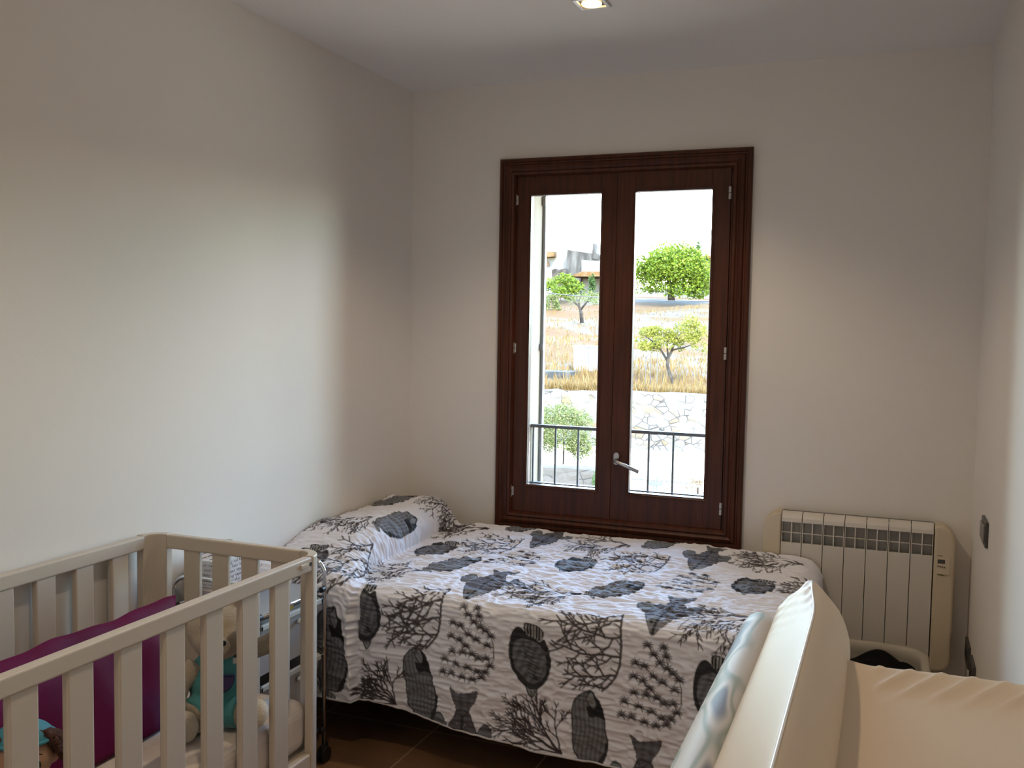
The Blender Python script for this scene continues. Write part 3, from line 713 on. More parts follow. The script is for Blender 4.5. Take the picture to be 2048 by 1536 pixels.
cp_.build('cap', mat('cap_teal', (.05, .26, .36), .6), doll, smooth=True)
for x in (-.026, .026):
    MB().ell(Q(x, -.0495, -.004), (.0055, .004, .0095), 12, 8, RZ).build('eye', M_black, doll, smooth=True)
    MB().tube([Q(x-.008, -.0505, .017), Q(x, -.052, .020), Q(x+.008, -.0505, .018)], .0013, 6).build('eyebrow', mat('brow_brown', (.05, .02, .01), .8), doll)
MB().ell(Q(0, -.054, -.014), (.005, .005, .004), 10, 6, RZ).build('nose', M_skin, doll, smooth=True)
MB().tube([Q(-.012, -.047, -.028), Q(0, -.049, -.033), Q(.012, -.047, -.028)], .0016, 6).build('mouth', mat('mouth_red', (.35, .05, .05), .6), doll)
blob('clothes', [E_(Q(0, .02, -.105), (.055, .045, .058)), T_([Q(.03, .01, -.08), Q(.08, -.01, -.11)], [.02, .018]), T_([Q(-.03, .01, -.08), Q(-.08, -.01, -.11)], [.02, .018])], M_teal, doll)

# ------------------------------------------------------------------ chrome trolley with plastic drawers
TX0, TX1, TY0, TY1 = -2.055, -1.742, 2.350, 2.722
tr = empty('storage_trolley', ((TX0+TX1)/2, (TY0+TY1)/2, 0), 'chrome wheeled trolley with translucent drawers between crib and bed', 'trolley')
for y in (TY0, TY1):
    pts = [(TX1, y, .06), (TX1, y, .645)]
    for k in range(1, 9): t = math.pi/2*k/8; pts.append((TX1-.055+.055*math.cos(t), y, .645+.055*math.sin(t)))
    for k in range(0, 8): t = math.pi/2*k/8; pts.append((TX0+.055-.055*math.sin(t), y, .645+.055*math.cos(t)))
    pts += [(TX0, y, .645), (TX0, y, .06)]
    MB().tube(pts, .0068, 12).build('side_frame', M_chrome, tr, smooth=True)
for x in (TX0, TX1):
    for y in (TY0, TY1):
        c = MB(); c.cyl((x-.014, y, .027), .027, .010, 'x', 22).cyl((x+.004, y, .027), .027, .010, 'x', 22).box(x-.005, x+.005, y-.020, y+.022, .018, .062)
        c.build('castor', M_black, tr, bevel=.002)
for z in (.600, .115):
    for x in (TX0, TX1): MB().cyl((x, TY0, z), .006 if z > .2 else .004, TY1-TY0, 'y', 12).build('shelf_bar', M_chrome, tr, smooth=True)
    for x in (TX0, TX1):
        for y in (TY0+.006, TY1-.022): MB().cyl((x, y, z), .010, .016, 'y', 14).build('connector', M_black, tr)
M_mesh = mat('perforated_steel', (.34, .35, .36), .35, .85)
n, l = nodes_of(M_mesh); b = n['Principled BSDF']; tc = n.new('ShaderNodeTexCoord'); vo = n.new('ShaderNodeTexVoronoi'); vo.inputs['Scale'].default_value = 170; vo.inputs['Randomness'].default_value = 0
l.new(tc.outputs['Object'], vo.inputs['Vector']); rp = n.new('ShaderNodeValToRGB'); rp.color_ramp.elements[0].position = .30; rp.color_ramp.elements[1].position = .36
rp.color_ramp.elements[0].color = (.02, .02, .02, 1); rp.color_ramp.elements[1].color = (.42, .43, .45, 1); l.new(vo.outputs['Distance'], rp.inputs[0]); l.new(rp.outputs[0], b.inputs['Base Color'])
MB().box(TX0+.004, TX1-.004, TY0+.004, TY1-.004, .600, .604).build('top_shelf', M_mesh, tr)
MB().box(TX0+.004, TX1-.004, TY0+.004, TY1-.004, .113, .117).build('bottom_shelf', M_mesh, tr)
M_frost = mat('frosted_plastic', (.42, .42, .42), .35, var=.05, vscale=8)
M_lip = mat('drawer_lip_white', (.48, .50, .48), .4)
for z0, z1 in ((.405, .562), (.205, .372)):
    vs = []; a = .018
    X0_, X1_, Y0_, Y1_ = TX0+.02, TX1-.002, TY0+.022, TY1-.03
    bx = MB(); bot = [(X0_+a, Y0_+a, z0), (X1_-a, Y0_+a, z0), (X1_-a, Y1_-a, z0), (X0_+a, Y1_-a, z0)]; top = [(X0_, Y0_, z1), (X1_, Y0_, z1), (X1_, Y1_, z1), (X0_, Y1_, z1)]
    bx.add(bot+top, [(0, 1, 2, 3), (0, 1, 5, 4), (1, 2, 6, 5), (2, 3, 7, 6), (3, 0, 4, 7)])
    d = bx.build('drawer', M_frost, tr); so = d.modifiers.new('s', 'SOLIDIFY'); so.thickness = .002
    lip = MB(); e = .010
    lip.box(X0_-e, X1_+e, Y0_-e, Y0_+.002, z1-.004, z1+.012).box(X0_-e, X1_+e, Y1_-.002, Y1_+e, z1-.004, z1+.012).box(X0_-e, X0_, Y0_-e, Y1_+e, z1-.004, z1+.012).box(X1_-.002, X1_+e, Y0_-e, Y1_+e, z1-.004, z1+.012)
    lip.build('drawer_lip', M_lip, d, bevel=.002)
    MB().ell((X1_+.008, (Y0_+Y1_)/2+.04, z1-.030), (.010, .016, .010), 12, 8).build('drawer_knob', M_lip, d, smooth=True)
    for x in (TX0+.008, TX1-.008):
        MB().box(x-.004, x+.004, TY0, TY1, z1-.004-.006, z1-.004).build('runner', M_lip, tr)
ye = MB().box(TX1-.06, TX1-.012, 2.47, 2.56, .574, .588).build('yellow_box', mat('yellow_card', (.55, .36, .02), .5), bevel=.002)
tag(ye, 'small yellow packet lying in the top trolley drawer', 'packet')
fl = MB().box(TX0+.10, TX1-.022, 2.40, 2.66, .41, .574).build('folded_linen', mat('linen_white', (.5, .49, .48), .8), bevel=.012, seg=3)
tag(fl, 'folded pale linen filling the top trolley drawer', 'linen')
lb = MB().box(-2.045, -1.905, 2.40, 2.68, .6045, .648).build('flat_box', mat('pale_pink_card', (.50, .42, .42), .6), bevel=.002)
tag(lb, 'flat pale pink box on the trolley, under the tissue box', 'box')
tb = empty('tissue_box', (-2.0, 2.53, .649), 'white tissue box printed with grey handwriting on the trolley', 'tissue box')
bx0, bx1, by0, by1, bz0, bz1 = -2.065, -1.945, 2.425, 2.64, .649, .735
M_card = mat('tissue_card', (.62, .60, .62), .6)
cb = MB().box(bx0, bx1, by0, by1, bz0, bz1).build('carton', M_card, tb, bevel=.0015)
sc_ = MB(); hr = random.Random(11)
def script(o, ux, uz, L, h, seed):
    r = random.Random(seed); x = 0; pts = []
    while x < L:
        wl = r.uniform(.02, .04); n = int(wl/.0016); amp = h*.5; pts = []
        for i in range(n):
            t = x+wl*i/n; k = 1+(1.3 if r.random() < .12 else 0)
            pts.append(o+ux*(t+.0016*math.cos(i*1.25))+uz*(amp*k*math.sin(i*1.25)*.9))
        if len(pts) > 1: sc_.tube(pts, .00048, 4, False)
        x += wl+r.uniform(.004, .009)
for i in range(5):
    script(Vector((bx1+.0006, by0+.008+.004*(i % 2), bz1-.014-.0155*i)), Vector((0, 1, 0)), Vector((0, 0, 1)), .19, .008, i)
    script(Vector((bx0+.006, by0-.0006, bz1-.014-.0155*i)), Vector((1, 0, 0)), Vector((0, 0, 1)), .10, .008, 20+i)
for i in range(3): script(Vector((bx0+.01+.035*i, by0+.01, bz1+.0006)), Vector((0, 1, 0)), Vector((1, 0, 0)), .06, .008, 40+i)
sc_.build('handwriting', mat('ink_grey', (.12, .10, .12), .7), cb)
ts = MB(); nn = 9; vs = []
for i in range(nn):
    for j in range(6):
        s, t = i/(nn-1), j/5; vs.append((-2.005+.02*math.sin(s*9+t*2)*(1-.2*t)+.012*t, 2.49+.10*s+.01*math.sin(t*5), bz1-.004+.055*t*(1-.45*abs(s-.45)*2)+.006*math.sin(s*13)))
fs = [(i*6+j, (i+1)*6+j, (i+1)*6+j+1, i*6+j+1) for i in range(nn-1) for j in range(5)]
to = MB().add(vs, fs).build('tissue', mat('tissue_white', (.8, .8, .8), .9), tb, smooth=True); q = to.modifiers.new('s', 'SOLIDIFY'); q.thickness = .001; q = to.modifiers.new('u', 'SUBSURF'); q.render_levels = 2

# ------------------------------------------------------------------ changing table and mat
ct = empty('changing_table', (.05, 1.48, 0), 'white changing table under the cream changing mat, by the right wall', 'changing table')
M_white = mat('white_laminate', (.6, .59, .57), .45)
MB().box(-.205, .300, .98, 1.93, .775, .805).build('table_top', M_white, ct, bevel=.003)
for x in (-.185, .265):
    for y in (1.0, 1.88): MB().box(x-.015, x+.02, y-.015, y+.03, 0, .775).build('leg', M_white, ct, bevel=.003)
MB().box(-.19, .29, 1.0, 1.9, .30, .32).build('shelf', M_white, ct, bevel=.002)

mat_e = empty('changing_mat', (.04, 1.48, .806), 'cream vinyl changing mat with raised wedge side and pale patterned underside', 'changing mat')
def loft(secs, closed=True):
    n = len(secs[0]); vs = [p for s in secs for p in s]; fs = []
    for i in range(len(secs)-1):
        for j in range(n if closed else n-1): fs.append((i*n+j, i*n+(j+1) % n, (i+1)*n+(j+1) % n, (i+1)*n+j))
    if closed: fs += [tuple(range(n))[::-1], tuple((len(secs)-1)*n+j for j in range(n))]
    return MB().add(vs, fs)
M_vinyl = mat('cream_vinyl', (.66, .535, .41), .5, var=.02, vscale=3, spec=.28, bump=.08, bscale=5)
def crv(pts, n):                       # resample a polyline smoothly
    out = []; k = len(pts)-1
    for i in range(n):
        t = i/(n-1)*k; a = min(int(t), k-1); f = t-a
        p0, p1, p2, p3 = [Vector(pts[min(max(a+d, 0), k)]) for d in (-1, 0, 1, 2)]
        out.append(.5*((2*p1)+(-p0+p2)*f+(2*p0-5*p1+4*p2-p3)*f*f+(-p0+3*p1-3*p2+p3)*f**3))
    return out
secs = []; NS = 150
for i in range(NS):
    s = i/(NS-1); y = 1.0+1.035*s**.8
    e = max(0, (y-1.965)/.072)                      # 0..1 over the rounded far end
    k = math.sqrt(max(0, 1-min(1, e)**2.2)) if e > 0 else 1
    cre = max(0, min(1, (y-1.70)/.22)); sh = -.020*sstep_f(1.72, 2.0, y)
    lf = [(-.193, .930), (-.185, .940), (-.163, .958), (-.140, .977), (-.118, .9935)]
    L_ = []
    for q, (x, z) in enumerate(lf):
        zz = z
        if q: zz += cre*.0075*math.sin((y-(x+.2)*1.3)*105)*(1-.6*min(1, e))
        L_.append((x+sh*q/4, zz))
    cr_ = [(-.111+sh, .9985), (-.108+sh, .9995), (-.104+sh, .998)]
    rf = [(-.095+sh*.8, .988), (-.083+sh*.6, .968), (-.072, .944), (-.060, .915), (-.052, .888)]
    low = [(-.050, .872), (-.048, .812), (-.10, .808), (-.175, .812), (-.196, .86), (-.200, .905)]
    sec = []
    for (x, z) in L_+cr_+rf+low:
        zc = .86; xc = -.128
        sec.append(Vector((xc+(x-xc)*(.55+.45*k), y, (zc+(z-zc)*(.30+.70*k)) if z > zc else z)))
    secs.append(sec)
wd = loft(secs).build('raised_side', M_vinyl, mat_e, smooth=True)
md = wd.modifiers.new('s', 'SUBSURF'); md.levels = 1; md.render_levels = 1
MB().tube([(-.1075-.020*sstep_f(1.72, 2.0, y), y, .9992) for y in np.linspace(1.0, 1.965, 40)], .0022, 8).build('crest_highlight', mat('highlight_white', (.85, .87, .9), .25), mat_e, smooth=True)  # white strip standing in for the highlight on the crest
# flat lying surface with creases pulled from the far edge
nu, nv = 60, 90; vs = []; fs = []
for i in range(nu):
    for j in range(nv):
        x = -.052+.365*i/(nu-1)-.0; x = min(x, .311); y = 1.0+.872*j/(nv-1)
        d = 1.872-y
        z = .882-.030*(1-math.exp(-d/.10))+.004*math.sin(x*9)
        w_ = math.exp(-((d-.055)/.05)**2)
        a = (x*1.0+d*.75)*2*math.pi/.052
        z += w_*.0075*max(0, math.sin(a))**3*(1 if x > .0 else .3)
        z += .006*math.exp(-((x+.052)/.03)**2)
        if d < .012: z -= (.012-d)**2*60
        vs.append((x, y, z))
fs = [(i*nv+j, (i+1)*nv+j, (i+1)*nv+j+1, i*nv+j+1) for i in range(nu-1) for j in range(nv-1)]
o0 = len(vs)
bd = [(i*nv+nv-1) for i in range(nu)]
for i in range(nu): p = vs[bd[i]]; vs.append((p[0], p[1]+.004, .845)); 
for i in range(nu): p = vs[bd[i]]; vs.append((p[0], p[1]-.002, .807))
fs += [(bd[i], bd[i+1], o0+i+1, o0+i) for i in range(nu-1)]+[(o0+i, o0+i+1, o0+nu+i+1, o0+nu+i) for i in range(nu-1)]
o1 = len(vs); 
for i in range(nu): p = vs[i*nv]; vs.append((p[0], p[1], .807))
fs += [(i*nv, (i+1)*nv, o1+i+1, o1+i) for i in range(nu-1)]
MB().add(vs, fs).build('lying_surface', M_vinyl, mat_e, smooth=True)
# printed underside rolled up along the left edge
M_print = mat('printed_vinyl', (.60, .62, .60), .62)
n, l = nodes_of(M_print); b = n['Principled BSDF']
tc = n.new('ShaderNodeTexCoord'); mp = n.new('ShaderNodeMapping'); mp.inputs['Scale'].default_value = (4, 1.1, 5); nz = n.new('ShaderNodeTexNoise'); nz.inputs['Scale'].default_value = 4.2; nz.inputs['Detail'].default_value = 1.2
l.new(tc.outputs['Object'], mp.inputs[0]); l.new(mp.outputs[0], nz.inputs['Vector']); rp = n.new('ShaderNodeValToRGB'); rp.color_ramp.interpolation = 'EASE'
el = rp.color_ramp.elements; el[0].position = .36; el[0].color = (.22, .25, .32, 1); el[1].position = .66; el[1].color = (.62, .61, .60, 1)
for p, c in ((.44, (.62, .62, .62, 1)), (.52, (.34, .40, .38, 1)), (.58, (.60, .60, .60, 1))): q = el.new(p); q.color = c
l.new(nz.outputs[0], rp.inputs[0]); l.new(rp.outputs[0], b.inputs['Base Color'])
secs = []
for i in range(60):
    y = 1.0+.975*i/59; k = 1 if y < 1.90 else math.sqrt(max(.02, 1-((y-1.90)/.078)**2)); sec = []
    for j in range(20):
        t = 2*math.pi*j/20; cx, cz = -.218, .893
        px, pz = cx+.038*math.cos(t)*k, cz+.044*math.sin(t)*k
        pz += .0022*math.sin(y*70+t*2)*sstep_f(1.8, 1.95, y)
        sec.append(Vector((px, y, pz)))
    secs.append(sec)
loft(secs).build('rolled_edge', M_print, mat_e, smooth=True)
MB().box(-.225, -.05, 1.0, 1.93, .807, .860).build('underside', M_print, mat_e, bevel=.015, seg=3)

# ------------------------------------------------------------------ laundry basket in the corner
bk = empty('laundry_basket', (0, 3.55, 0), 'pale plastic laundry basket full of black clothes, under the radiator', 'basket')
BX0, BX1, BY0, BY1, BZ = -.19, .155, 3.32, 3.68, .362
def rr(x0, x1, y0, y1, r, z, n=8):
    out = []
    for cx, cy, a0 in ((x1-r, y1-r, 0), (x0+r, y1-r, 90), (x0+r, y0+r, 180), (x1-r, y0+r, 270)):
        for k in range(n+1): t = math.radians(a0+90*k/n); out.append(Vector((cx+r*math.cos(t), cy+r*math.sin(t), z)))
    return out
M_bask = mat('basket_cream', (.42, .38, .31), .45)
prof = [(.05, 0), (.045, .01), (.012, BZ-.03), (.010, BZ-.014), (-.012, BZ-.014), (-.014, BZ-.004), (-.008, BZ), (.008, BZ), (.014, BZ-.004), (.016, BZ-.02), (.019, BZ-.04), (.0165, BZ-.05), (.022, BZ-.06), (.019, BZ-.07), (.025, BZ-.08), (.022, BZ-.09), (.048, .012)]
loftm = MB(); rings = [rr(BX0+d, BX1-d, BY0+d, BY1-d, .10, z) for d, z in prof]; n_ = len(rings[0])
vs = [p for r in rings for p in r]; fs = [(i*n_+j, i*n_+(j+1) % n_, (i+1)*n_+(j+1) % n_, (i+1)*n_+j) for i in range(len(rings)-1) for j in range(n_)]
fs += [tuple(range(n_))[::-1], tuple((len(rings)-1)*n_+j for j in range(n_))]
MB().add(vs, fs).build('tub', M_bask, bk, smooth=True)
nu = 36; vs = []; fs = []
for i in range(nu):
    for j in range(nu):
        s, t = i/(nu-1)*2-1, j/(nu-1)*2-1; r = max(abs(s), abs(t)); l_ = math.hypot(s, t); f_ = r/l_ if l_ else 1
        x = (BX0+BX1)/2+s*(.152)*(.3+.7*f_)/1; y = (BY0+BY1)/2+t*.160*(.3+.7*f_)
        z = .332+.012*math.sin(s*5+1)+.012*math.cos(t*6+s*3)-.04*max(0, r-.85)/.15*0-.02*(max(0, r-.8)/.2)**2
        vs.append((x, y, z))
fs = [(i*nu+j, (i+1)*nu+j, (i+1)*nu+j+1, i*nu+j+1) for i in range(nu-1) for j in range(nu-1)]
cl = MB().add(vs, fs)
cl.box(BX0+.08, BX1-.08, BY0+.08, BY1-.08, .015, .28)
tag(cl.build('black_clothes', mat('black_cloth', (.006, .006, .007), .95, spec=.1), smooth=True), 'heap of black clothes filling the laundry basket', 'clothes', kind='stuff')
# ------------------------------------------------------------------ outside
OUT = .125; OUTL = .35; OUTS = .105
def oc(c, k=None): return tuple(x*(OUT if k is None else k) for x in c)
def P2(px, py, Y): return at(px, py, Y)
def ramp_mat(name, stops, scale, rough=.9, stretch=(1, 1, 1), bump=0, detail=6):
    m = bpy.data.materials.new(name); m.use_nodes = True; n, l = nodes_of(m); b = n['Principled BSDF']; b.inputs['Roughness'].default_value = rough; b.inputs['Specular IOR Level'].default_value = .1
    tc = n.new('ShaderNodeTexCoord'); mp = n.new('ShaderNodeMapping'); mp.inputs['Scale'].default_value = stretch; nz = n.new('ShaderNodeTexNoise'); nz.inputs['Scale'].default_value = scale; nz.inputs['Detail'].default_value = detail
    l.new(tc.outputs['Object'], mp.inputs[0]); l.new(mp.outputs[0], nz.inputs['Vector']); rp = n.new('ShaderNodeValToRGB'); el = rp.color_ramp.elements
    el[0].position = stops[0][0]; el[0].color = (*oc(stops[0][1]), 1); el[1].position = stops[-1][0]; el[1].color = (*oc(stops[-1][1]), 1)
    for p, c in stops[1:-1]: q = el.new(p); q.color = (*oc(c), 1)
    l.new(nz.outputs[0], rp.inputs[0]); l.new(rp.outputs[0], b.inputs['Base Color'])
    if bump:
        bn = n.new('ShaderNodeBump'); bn.inputs['Distance'].default_value = bump; l.new(nz.outputs[0], bn.inputs['Height']); l.new(bn.outputs[0], b.inputs['Normal'])
    return m
def terr(x, y):
    if y <= 34.6: return -3.0
    if y <= 35: return -1.05
    z = -1.05+(y-35)*.098+(.25*math.sin(x*.21+y*.13)+.18*math.sin(x*.5-y*.31))*min(1, (y-35)/12)
    if y > 84: z = -1.05+49*.098+.2*math.sin(x*.21)+(y-84)*.06
    return z
M_ground = ramp_mat('dry_hillside', [(.38, (.46, .38, .30)), (.44, (.40, .29, .17)), (.50, (.42, .23, .065)), (.66, (.42, .18, .04))], .16, stretch=(.45, 1.5, 1))
M_road = mat('pale_road', (.29, .215, .145), .9, color2=(.24, .175, .115), vscale=.3)
ys = [35+i*1.5 for i in range(80)]; xs = [-110+i*2.5 for i in range(70)]
vs = [(x, y, terr(x, y)) for y in ys for x in xs]; nx = len(xs)
structure(MB().add(vs, [(j*nx+i, j*nx+i+1, (j+1)*nx+i+1, (j+1)*nx+i) for j in range(len(ys)-1) for i in range(nx-1)]).build('hillside', M_ground, smooth=True))
structure(MB().box(-90, 50, 4.3, 34.4, -3.2, -3.0).build('road', M_road))
# dry-stone walls
def stone_mat(name, c1, c2, sc):
    m = bpy.data.materials.new(name); m.use_nodes = True; n, l = nodes_of(m); b = n['Principled BSDF']; b.inputs['Roughness'].default_value = .95
    tc = n.new('ShaderNodeTexCoord'); mp = n.new('ShaderNodeMapping'); mp.inputs['Scale'].default_value = (1, 1, 1.35)
    v = n.new('ShaderNodeTexVoronoi'); v.inputs['Scale'].default_value = sc; v.feature = 'DISTANCE_TO_EDGE'; v2 = n.new('ShaderNodeTexVoronoi'); v2.inputs['Scale'].default_value = sc
    l.new(tc.outputs['Object'], mp.inputs[0]); l.new(mp.outputs[0], v.inputs['Vector']); l.new(mp.outputs[0], v2.inputs['Vector'])
    r = n.new('ShaderNodeValToRGB'); r.color_ramp.elements[0].position = .02; r.color_ramp.elements[1].position = .06; r.color_ramp.elements[0].color = (.13, .11, .09, 1); r.color_ramp.elements[1].color = (1, 1, 1, 1)
    l.new(v.outputs['Distance'], r.inputs[0]); mx = n.new('ShaderNodeMix'); mx.data_type = 'RGBA'; mx.inputs[6].default_value = (*oc(c1, OUTS), 1); mx.inputs[7].default_value = (*oc(c2, OUTS), 1)
    sp = n.new('ShaderNodeSeparateColor'); l.new(v2.outputs['Color'], sp.inputs[0]); pw = n.new('ShaderNodeMath'); pw.operation = 'POWER'; pw.inputs[1].default_value = 4; l.new(sp.outputs[0], pw.inputs[0]); l.new(pw.outputs[0], mx.inputs[0])
    nz = n.new('ShaderNodeTexNoise'); nz.inputs['Scale'].default_value = 1.6; l.new(tc.outputs['Object'], nz.inputs['Vector']); r3 = n.new('ShaderNodeValToRGB'); r3.color_ramp.elements[0].position = .42; r3.color_ramp.elements[1].position = .56
    m3 = n.new('ShaderNodeMix'); m3.data_type = 'RGBA'; l.new(nz.outputs[0], r3.inputs[0]); l.new(r3.outputs[0], m3.inputs[0]); m3.inputs[6].default_value = (1, 1, 1, 1); l.new(r.outputs[0], m3.inputs[7])
    m2 = n.new('ShaderNodeMix'); m2.data_type = 'RGBA'; m2.blend_type = 'MULTIPLY'; m2.inputs[0].default_value = 1; l.new(mx.outputs[2], m2.inputs[6]); l.new(m3.outputs[2], m2.inputs[7]); l.new(m2.outputs[2], b.inputs['Base Color'])
    bn = n.new('ShaderNodeBump'); bn.inputs['Distance'].default_value = .05; l.new(v.outputs['Distance'], bn.inputs['Height']); l.new(bn.outputs[0], b.inputs['Normal'])
    return m
def stonewall(name, x0, x1, y0, y1, z0, z1, m, label, rough=.1, step=.5):
    n = int((x1-x0)/step)+1; r = random.Random(5); vs = []; fs = []
    for i in range(n):
        x = x0+(x1-x0)*i/(n-1); t = z1+r.uniform(-rough, rough)
        vs += [(x, y0+r.uniform(-.03, .03), z0), (x, y0+.08+r.uniform(-.04, .04), (z0+t)/2), (x, y0+.14, t-.03), (x, y0+.25, t), (x, y1, t), (x, y1, z0)]
    for i in range(n-1):
        for j in range(6): fs.append((i*6+j, i*6+(j+1) % 6, (i+1)*6+(j+1) % 6, (i+1)*6+j))
    fs += [tuple(range(6))[::-1], tuple((n-1)*6+j for j in range(6))]
    return tag(MB().add(vs, fs).build(name, m), label, 'wall')
stonewall('retaining_wall', -60, 30, 34.2, 35.2, -3.0, -1.0, stone_mat('pale_drystone', (.56, .51, .45), (.50, .33, .13), 3.1), 'pale dry-stone retaining wall below the dry hillside')
stonewall('garden_wall', -16, -5.62, 21.4, 21.95, -3.0, -1.86, stone_mat('brown_stone', (.27, .22, .17), (.20, .17, .13), 3.0), 'low brown stone wall at the lower left of the window view', .05)

# foliage
def leaf_mat(name, c1, c2, c3):
    m = bpy.data.materials.new(name); m.use_nodes = True; n, l = nodes_of(m); b = n['Principled BSDF']; b.inputs['Roughness'].default_value = .7; b.inputs['Specular IOR Level'].default_value = .2
    g = n.new('ShaderNodeNewGeometry'); r = n.new('ShaderNodeValToRGB'); e = r.color_ramp.elements; e[0].color = (*oc(c1, OUTL), 1); e[1].color = (*oc(c3, OUTL), 1); q = e.new(.5); q.color = (*oc(c2, OUTL), 1)
    l.new(g.outputs['Random Per Island'], r.inputs[0]); l.new(r.outputs[0], b.inputs['Base Color'])
    b.inputs['Subsurface Weight'].default_value = 0
    t = n.new('ShaderNodeBsdfTranslucent'); l.new(r.outputs[0], t.inputs[0]); mx = n.new('ShaderNodeMixShader'); mx.inputs[0].default_value = .35
    o = n['Material Output']; l.new(b.outputs[0], mx.inputs[1]); l.new(t.outputs[0], mx.inputs[2]); l.new(mx.outputs[0], o.inputs[0])
    return m
def foliage(c, r, N, ls, seed, clumps=26, gap=0.0, flat=1.0):
    q = random.Random(seed); m = MB(); cs = []
    for k in range(clumps):
        a = q.uniform(0, 2*math.pi); u = q.uniform(-.75, 1); s = math.sqrt(max(0, 1-u*u)); k_ = q.uniform(.55, .88)
        cs.append((Vector((math.cos(a)*s*r[0]*k_, math.sin(a)*s*r[1]*k_, u*r[2]*k_*flat)), q.uniform(.26, .42)))
    for i in range(N):
        cc, cr = q.choice(cs); d = Vector((q.gauss(0, 1), q.gauss(0, 1), q.gauss(0, 1))).normalized()*q.uniform(.6, 1)
        p = Vector(c)+cc+Vector((d.x*r[0]*cr, d.y*r[1]*cr, d.z*r[2]*cr))
        u_ = Vector((q.gauss(0, 1), q.gauss(0, 1), q.gauss(0, .6))).normalized(); w_ = u_.cross(Vector((q.gauss(0, 1), q.gauss(0, 1), q.gauss(0, 1)))).normalized(); s = ls*q.uniform(.6, 1.3)
        m.add([p-u_*s-w_*s*.45, p+u_*s*.2-w_*s*.6, p+u_*s, p+u_*s*.2+w_*s*.6], [(0, 1, 2, 3)])
    return m
LG = leaf_mat('bright_leaves', (.09, .16, .008), (.19, .29, .012), (.32, .40, .03))
LY = leaf_mat('yellow_green_leaves', (.17, .18, .015), (.32, .32, .03), (.45, .42, .08))
LO = leaf_mat('olive_leaves', (.10, .15, .03), (.22, .25, .07), (.36, .35, .14))
LC = leaf_mat('cypress_leaves', (.04, .10, .015), (.09, .17, .03), (.14, .21, .05))
LR = leaf_mat('reddish_twigs', (.22, .12, .05), (.30, .20, .10), (.34, .30, .16))
M_bark = ramp_mat('bark', [(.4, (.10, .08, .065)), (.6, (.22, .18, .15))], 5)
def tree(name, base, paths, crown, label, cat, leaf, group=None):
    t = empty(name, base, label, cat, group)
    tb_ = MB()
    for pts, rr_ in paths: tb_.tube(pts, rr_, 8)
    tb_.build('trunk', M_bark, t, smooth=True)
    crown.build('foliage', leaf, t)
    return t
def limb(px, Y): return [P2(a, b, Y) for a, b in px]
b_ = P2(1343, 600, 80); c_ = P2(1344, 545, 80)
tree('broad_tree', b_, [(limb([(1343, 602), (1341, 585), (1338, 560), (1330, 530)], 80), [.32, .24, .18, .08]), (limb([(1341, 585), (1352, 560), (1365, 540)], 80), [.2, .14, .06])],
     foliage(c_, (3.7, 2.9, 2.45), 22000, .115, 1, 120), 'broad bright green tree on the crest of the hill', 'tree', LG)
tree('cypress', P2(1396, 600, 96), [(limb([(1396, 600), (1396, 500)], 96), [.15, .05])], foliage(P2(1396, 525, 96), (.42, .42, 2.3), 900, .13, 2, 20), 'slim cypress rising behind the broad green tree', 'tree', LC)
tree('almond_tree', P2(1349, 784, 38), [(limb([(1349, 784), (1343, 760), (1335, 732), (1336, 715), (1343, 703)], 38), [.085, .075, .065, .07, .05]), (limb([(1335, 722), (1322, 700), (1306, 683), (1290, 672)], 38), [.05, .04, .03, .015]),
     (limb([(1343, 703), (1350, 680), (1368, 660)], 38), [.05, .035, .015]), (limb([(1345, 700), (1368, 695), (1388, 688), (1404, 676)], 38), [.035, .025, .018, .01]), (limb([(1336, 715), (1334, 690), (1340, 660)], 38), [.04, .03, .012])],
     MB(), 'yellow-green almond tree standing just above the retaining wall', 'tree', LY)
al = [o for o in bpy.data.objects if o.name.startswith('almond_tree')][0]
for o in list(al.children):
    if o.name.startswith('foliage'): bpy.data.objects.remove(o)
f1 = foliage(P2(1308, 680, 38), (.82, .8, .55), 2600, .045, 3, 22)
f2 = foliage(P2(1372, 664, 38), (.85, .8, .62), 2400, .045, 4, 20)
f1.add(f2.v, f2.f); f3 = foliage(P2(1345, 690, 38), (.5, .5, .45), 600, .045, 6, 10); f1.add(f3.v, f3.f)
f4 = foliage(P2(1398, 690, 38), (.4, .4, .38), 250, .04, 7, 10); f1.add(f4.v, f4.f)
f1.build('foliage', LY, al)
tree('bare_tree', P2(1164, 645, 62), [(limb([(1164, 646), (1162, 625), (1158, 612), (1146, 603)], 62), [.14, .12, .08, .04]), (limb([(1161, 620), (1172, 606), (1184, 594)], 62), [.08, .06, .03]), (limb([(1158, 612), (1158, 600), (1164, 590)], 62), [.06, .04, .02])],
     foliage(P2(1163, 600, 62), (1.2, 1.1, .62), 800, .05, 8, 24), 'small sparse tree on the hillside path', 'tree', LO)
def bush(name, px, py, Y, r, N, ls, seed, label, leaf, cl=24):
    c = P2(px, py, Y); c.z = c.z
    t = empty(name, (c.x, c.y, c.z-r[2]), label, 'bush'); 
    MB().tube([(c.x, c.y, c.z-r[2]-.4), (c.x, c.y, c.z)], [.03, .02], 6).build('stem', M_bark, t)
    foliage(c, r, N, ls, seed, cl).build('foliage', leaf, t)
bush('green_bush', 1122, 578, 84, (2.2, 1.6, 1.3), 2600, .12, 11, 'bright green bush below the farmhouse', LG)
bush('green_bush', 1098, 612, 74, (1.0, 1.0, 1.2), 1500, .08, 12, 'grey-green bush at the left edge of the window view', LO)
bush('young_cypress', 1184, 572, 86, (.42, .42, 1.3), 500, .10, 13, 'small cypress in front of the tiled porch', LC, 14)
bush('scrub', 1192, 596, 80, (1.0, .8, .7), 500, .08, 14, 'pale scrub below the small cypress', LO)
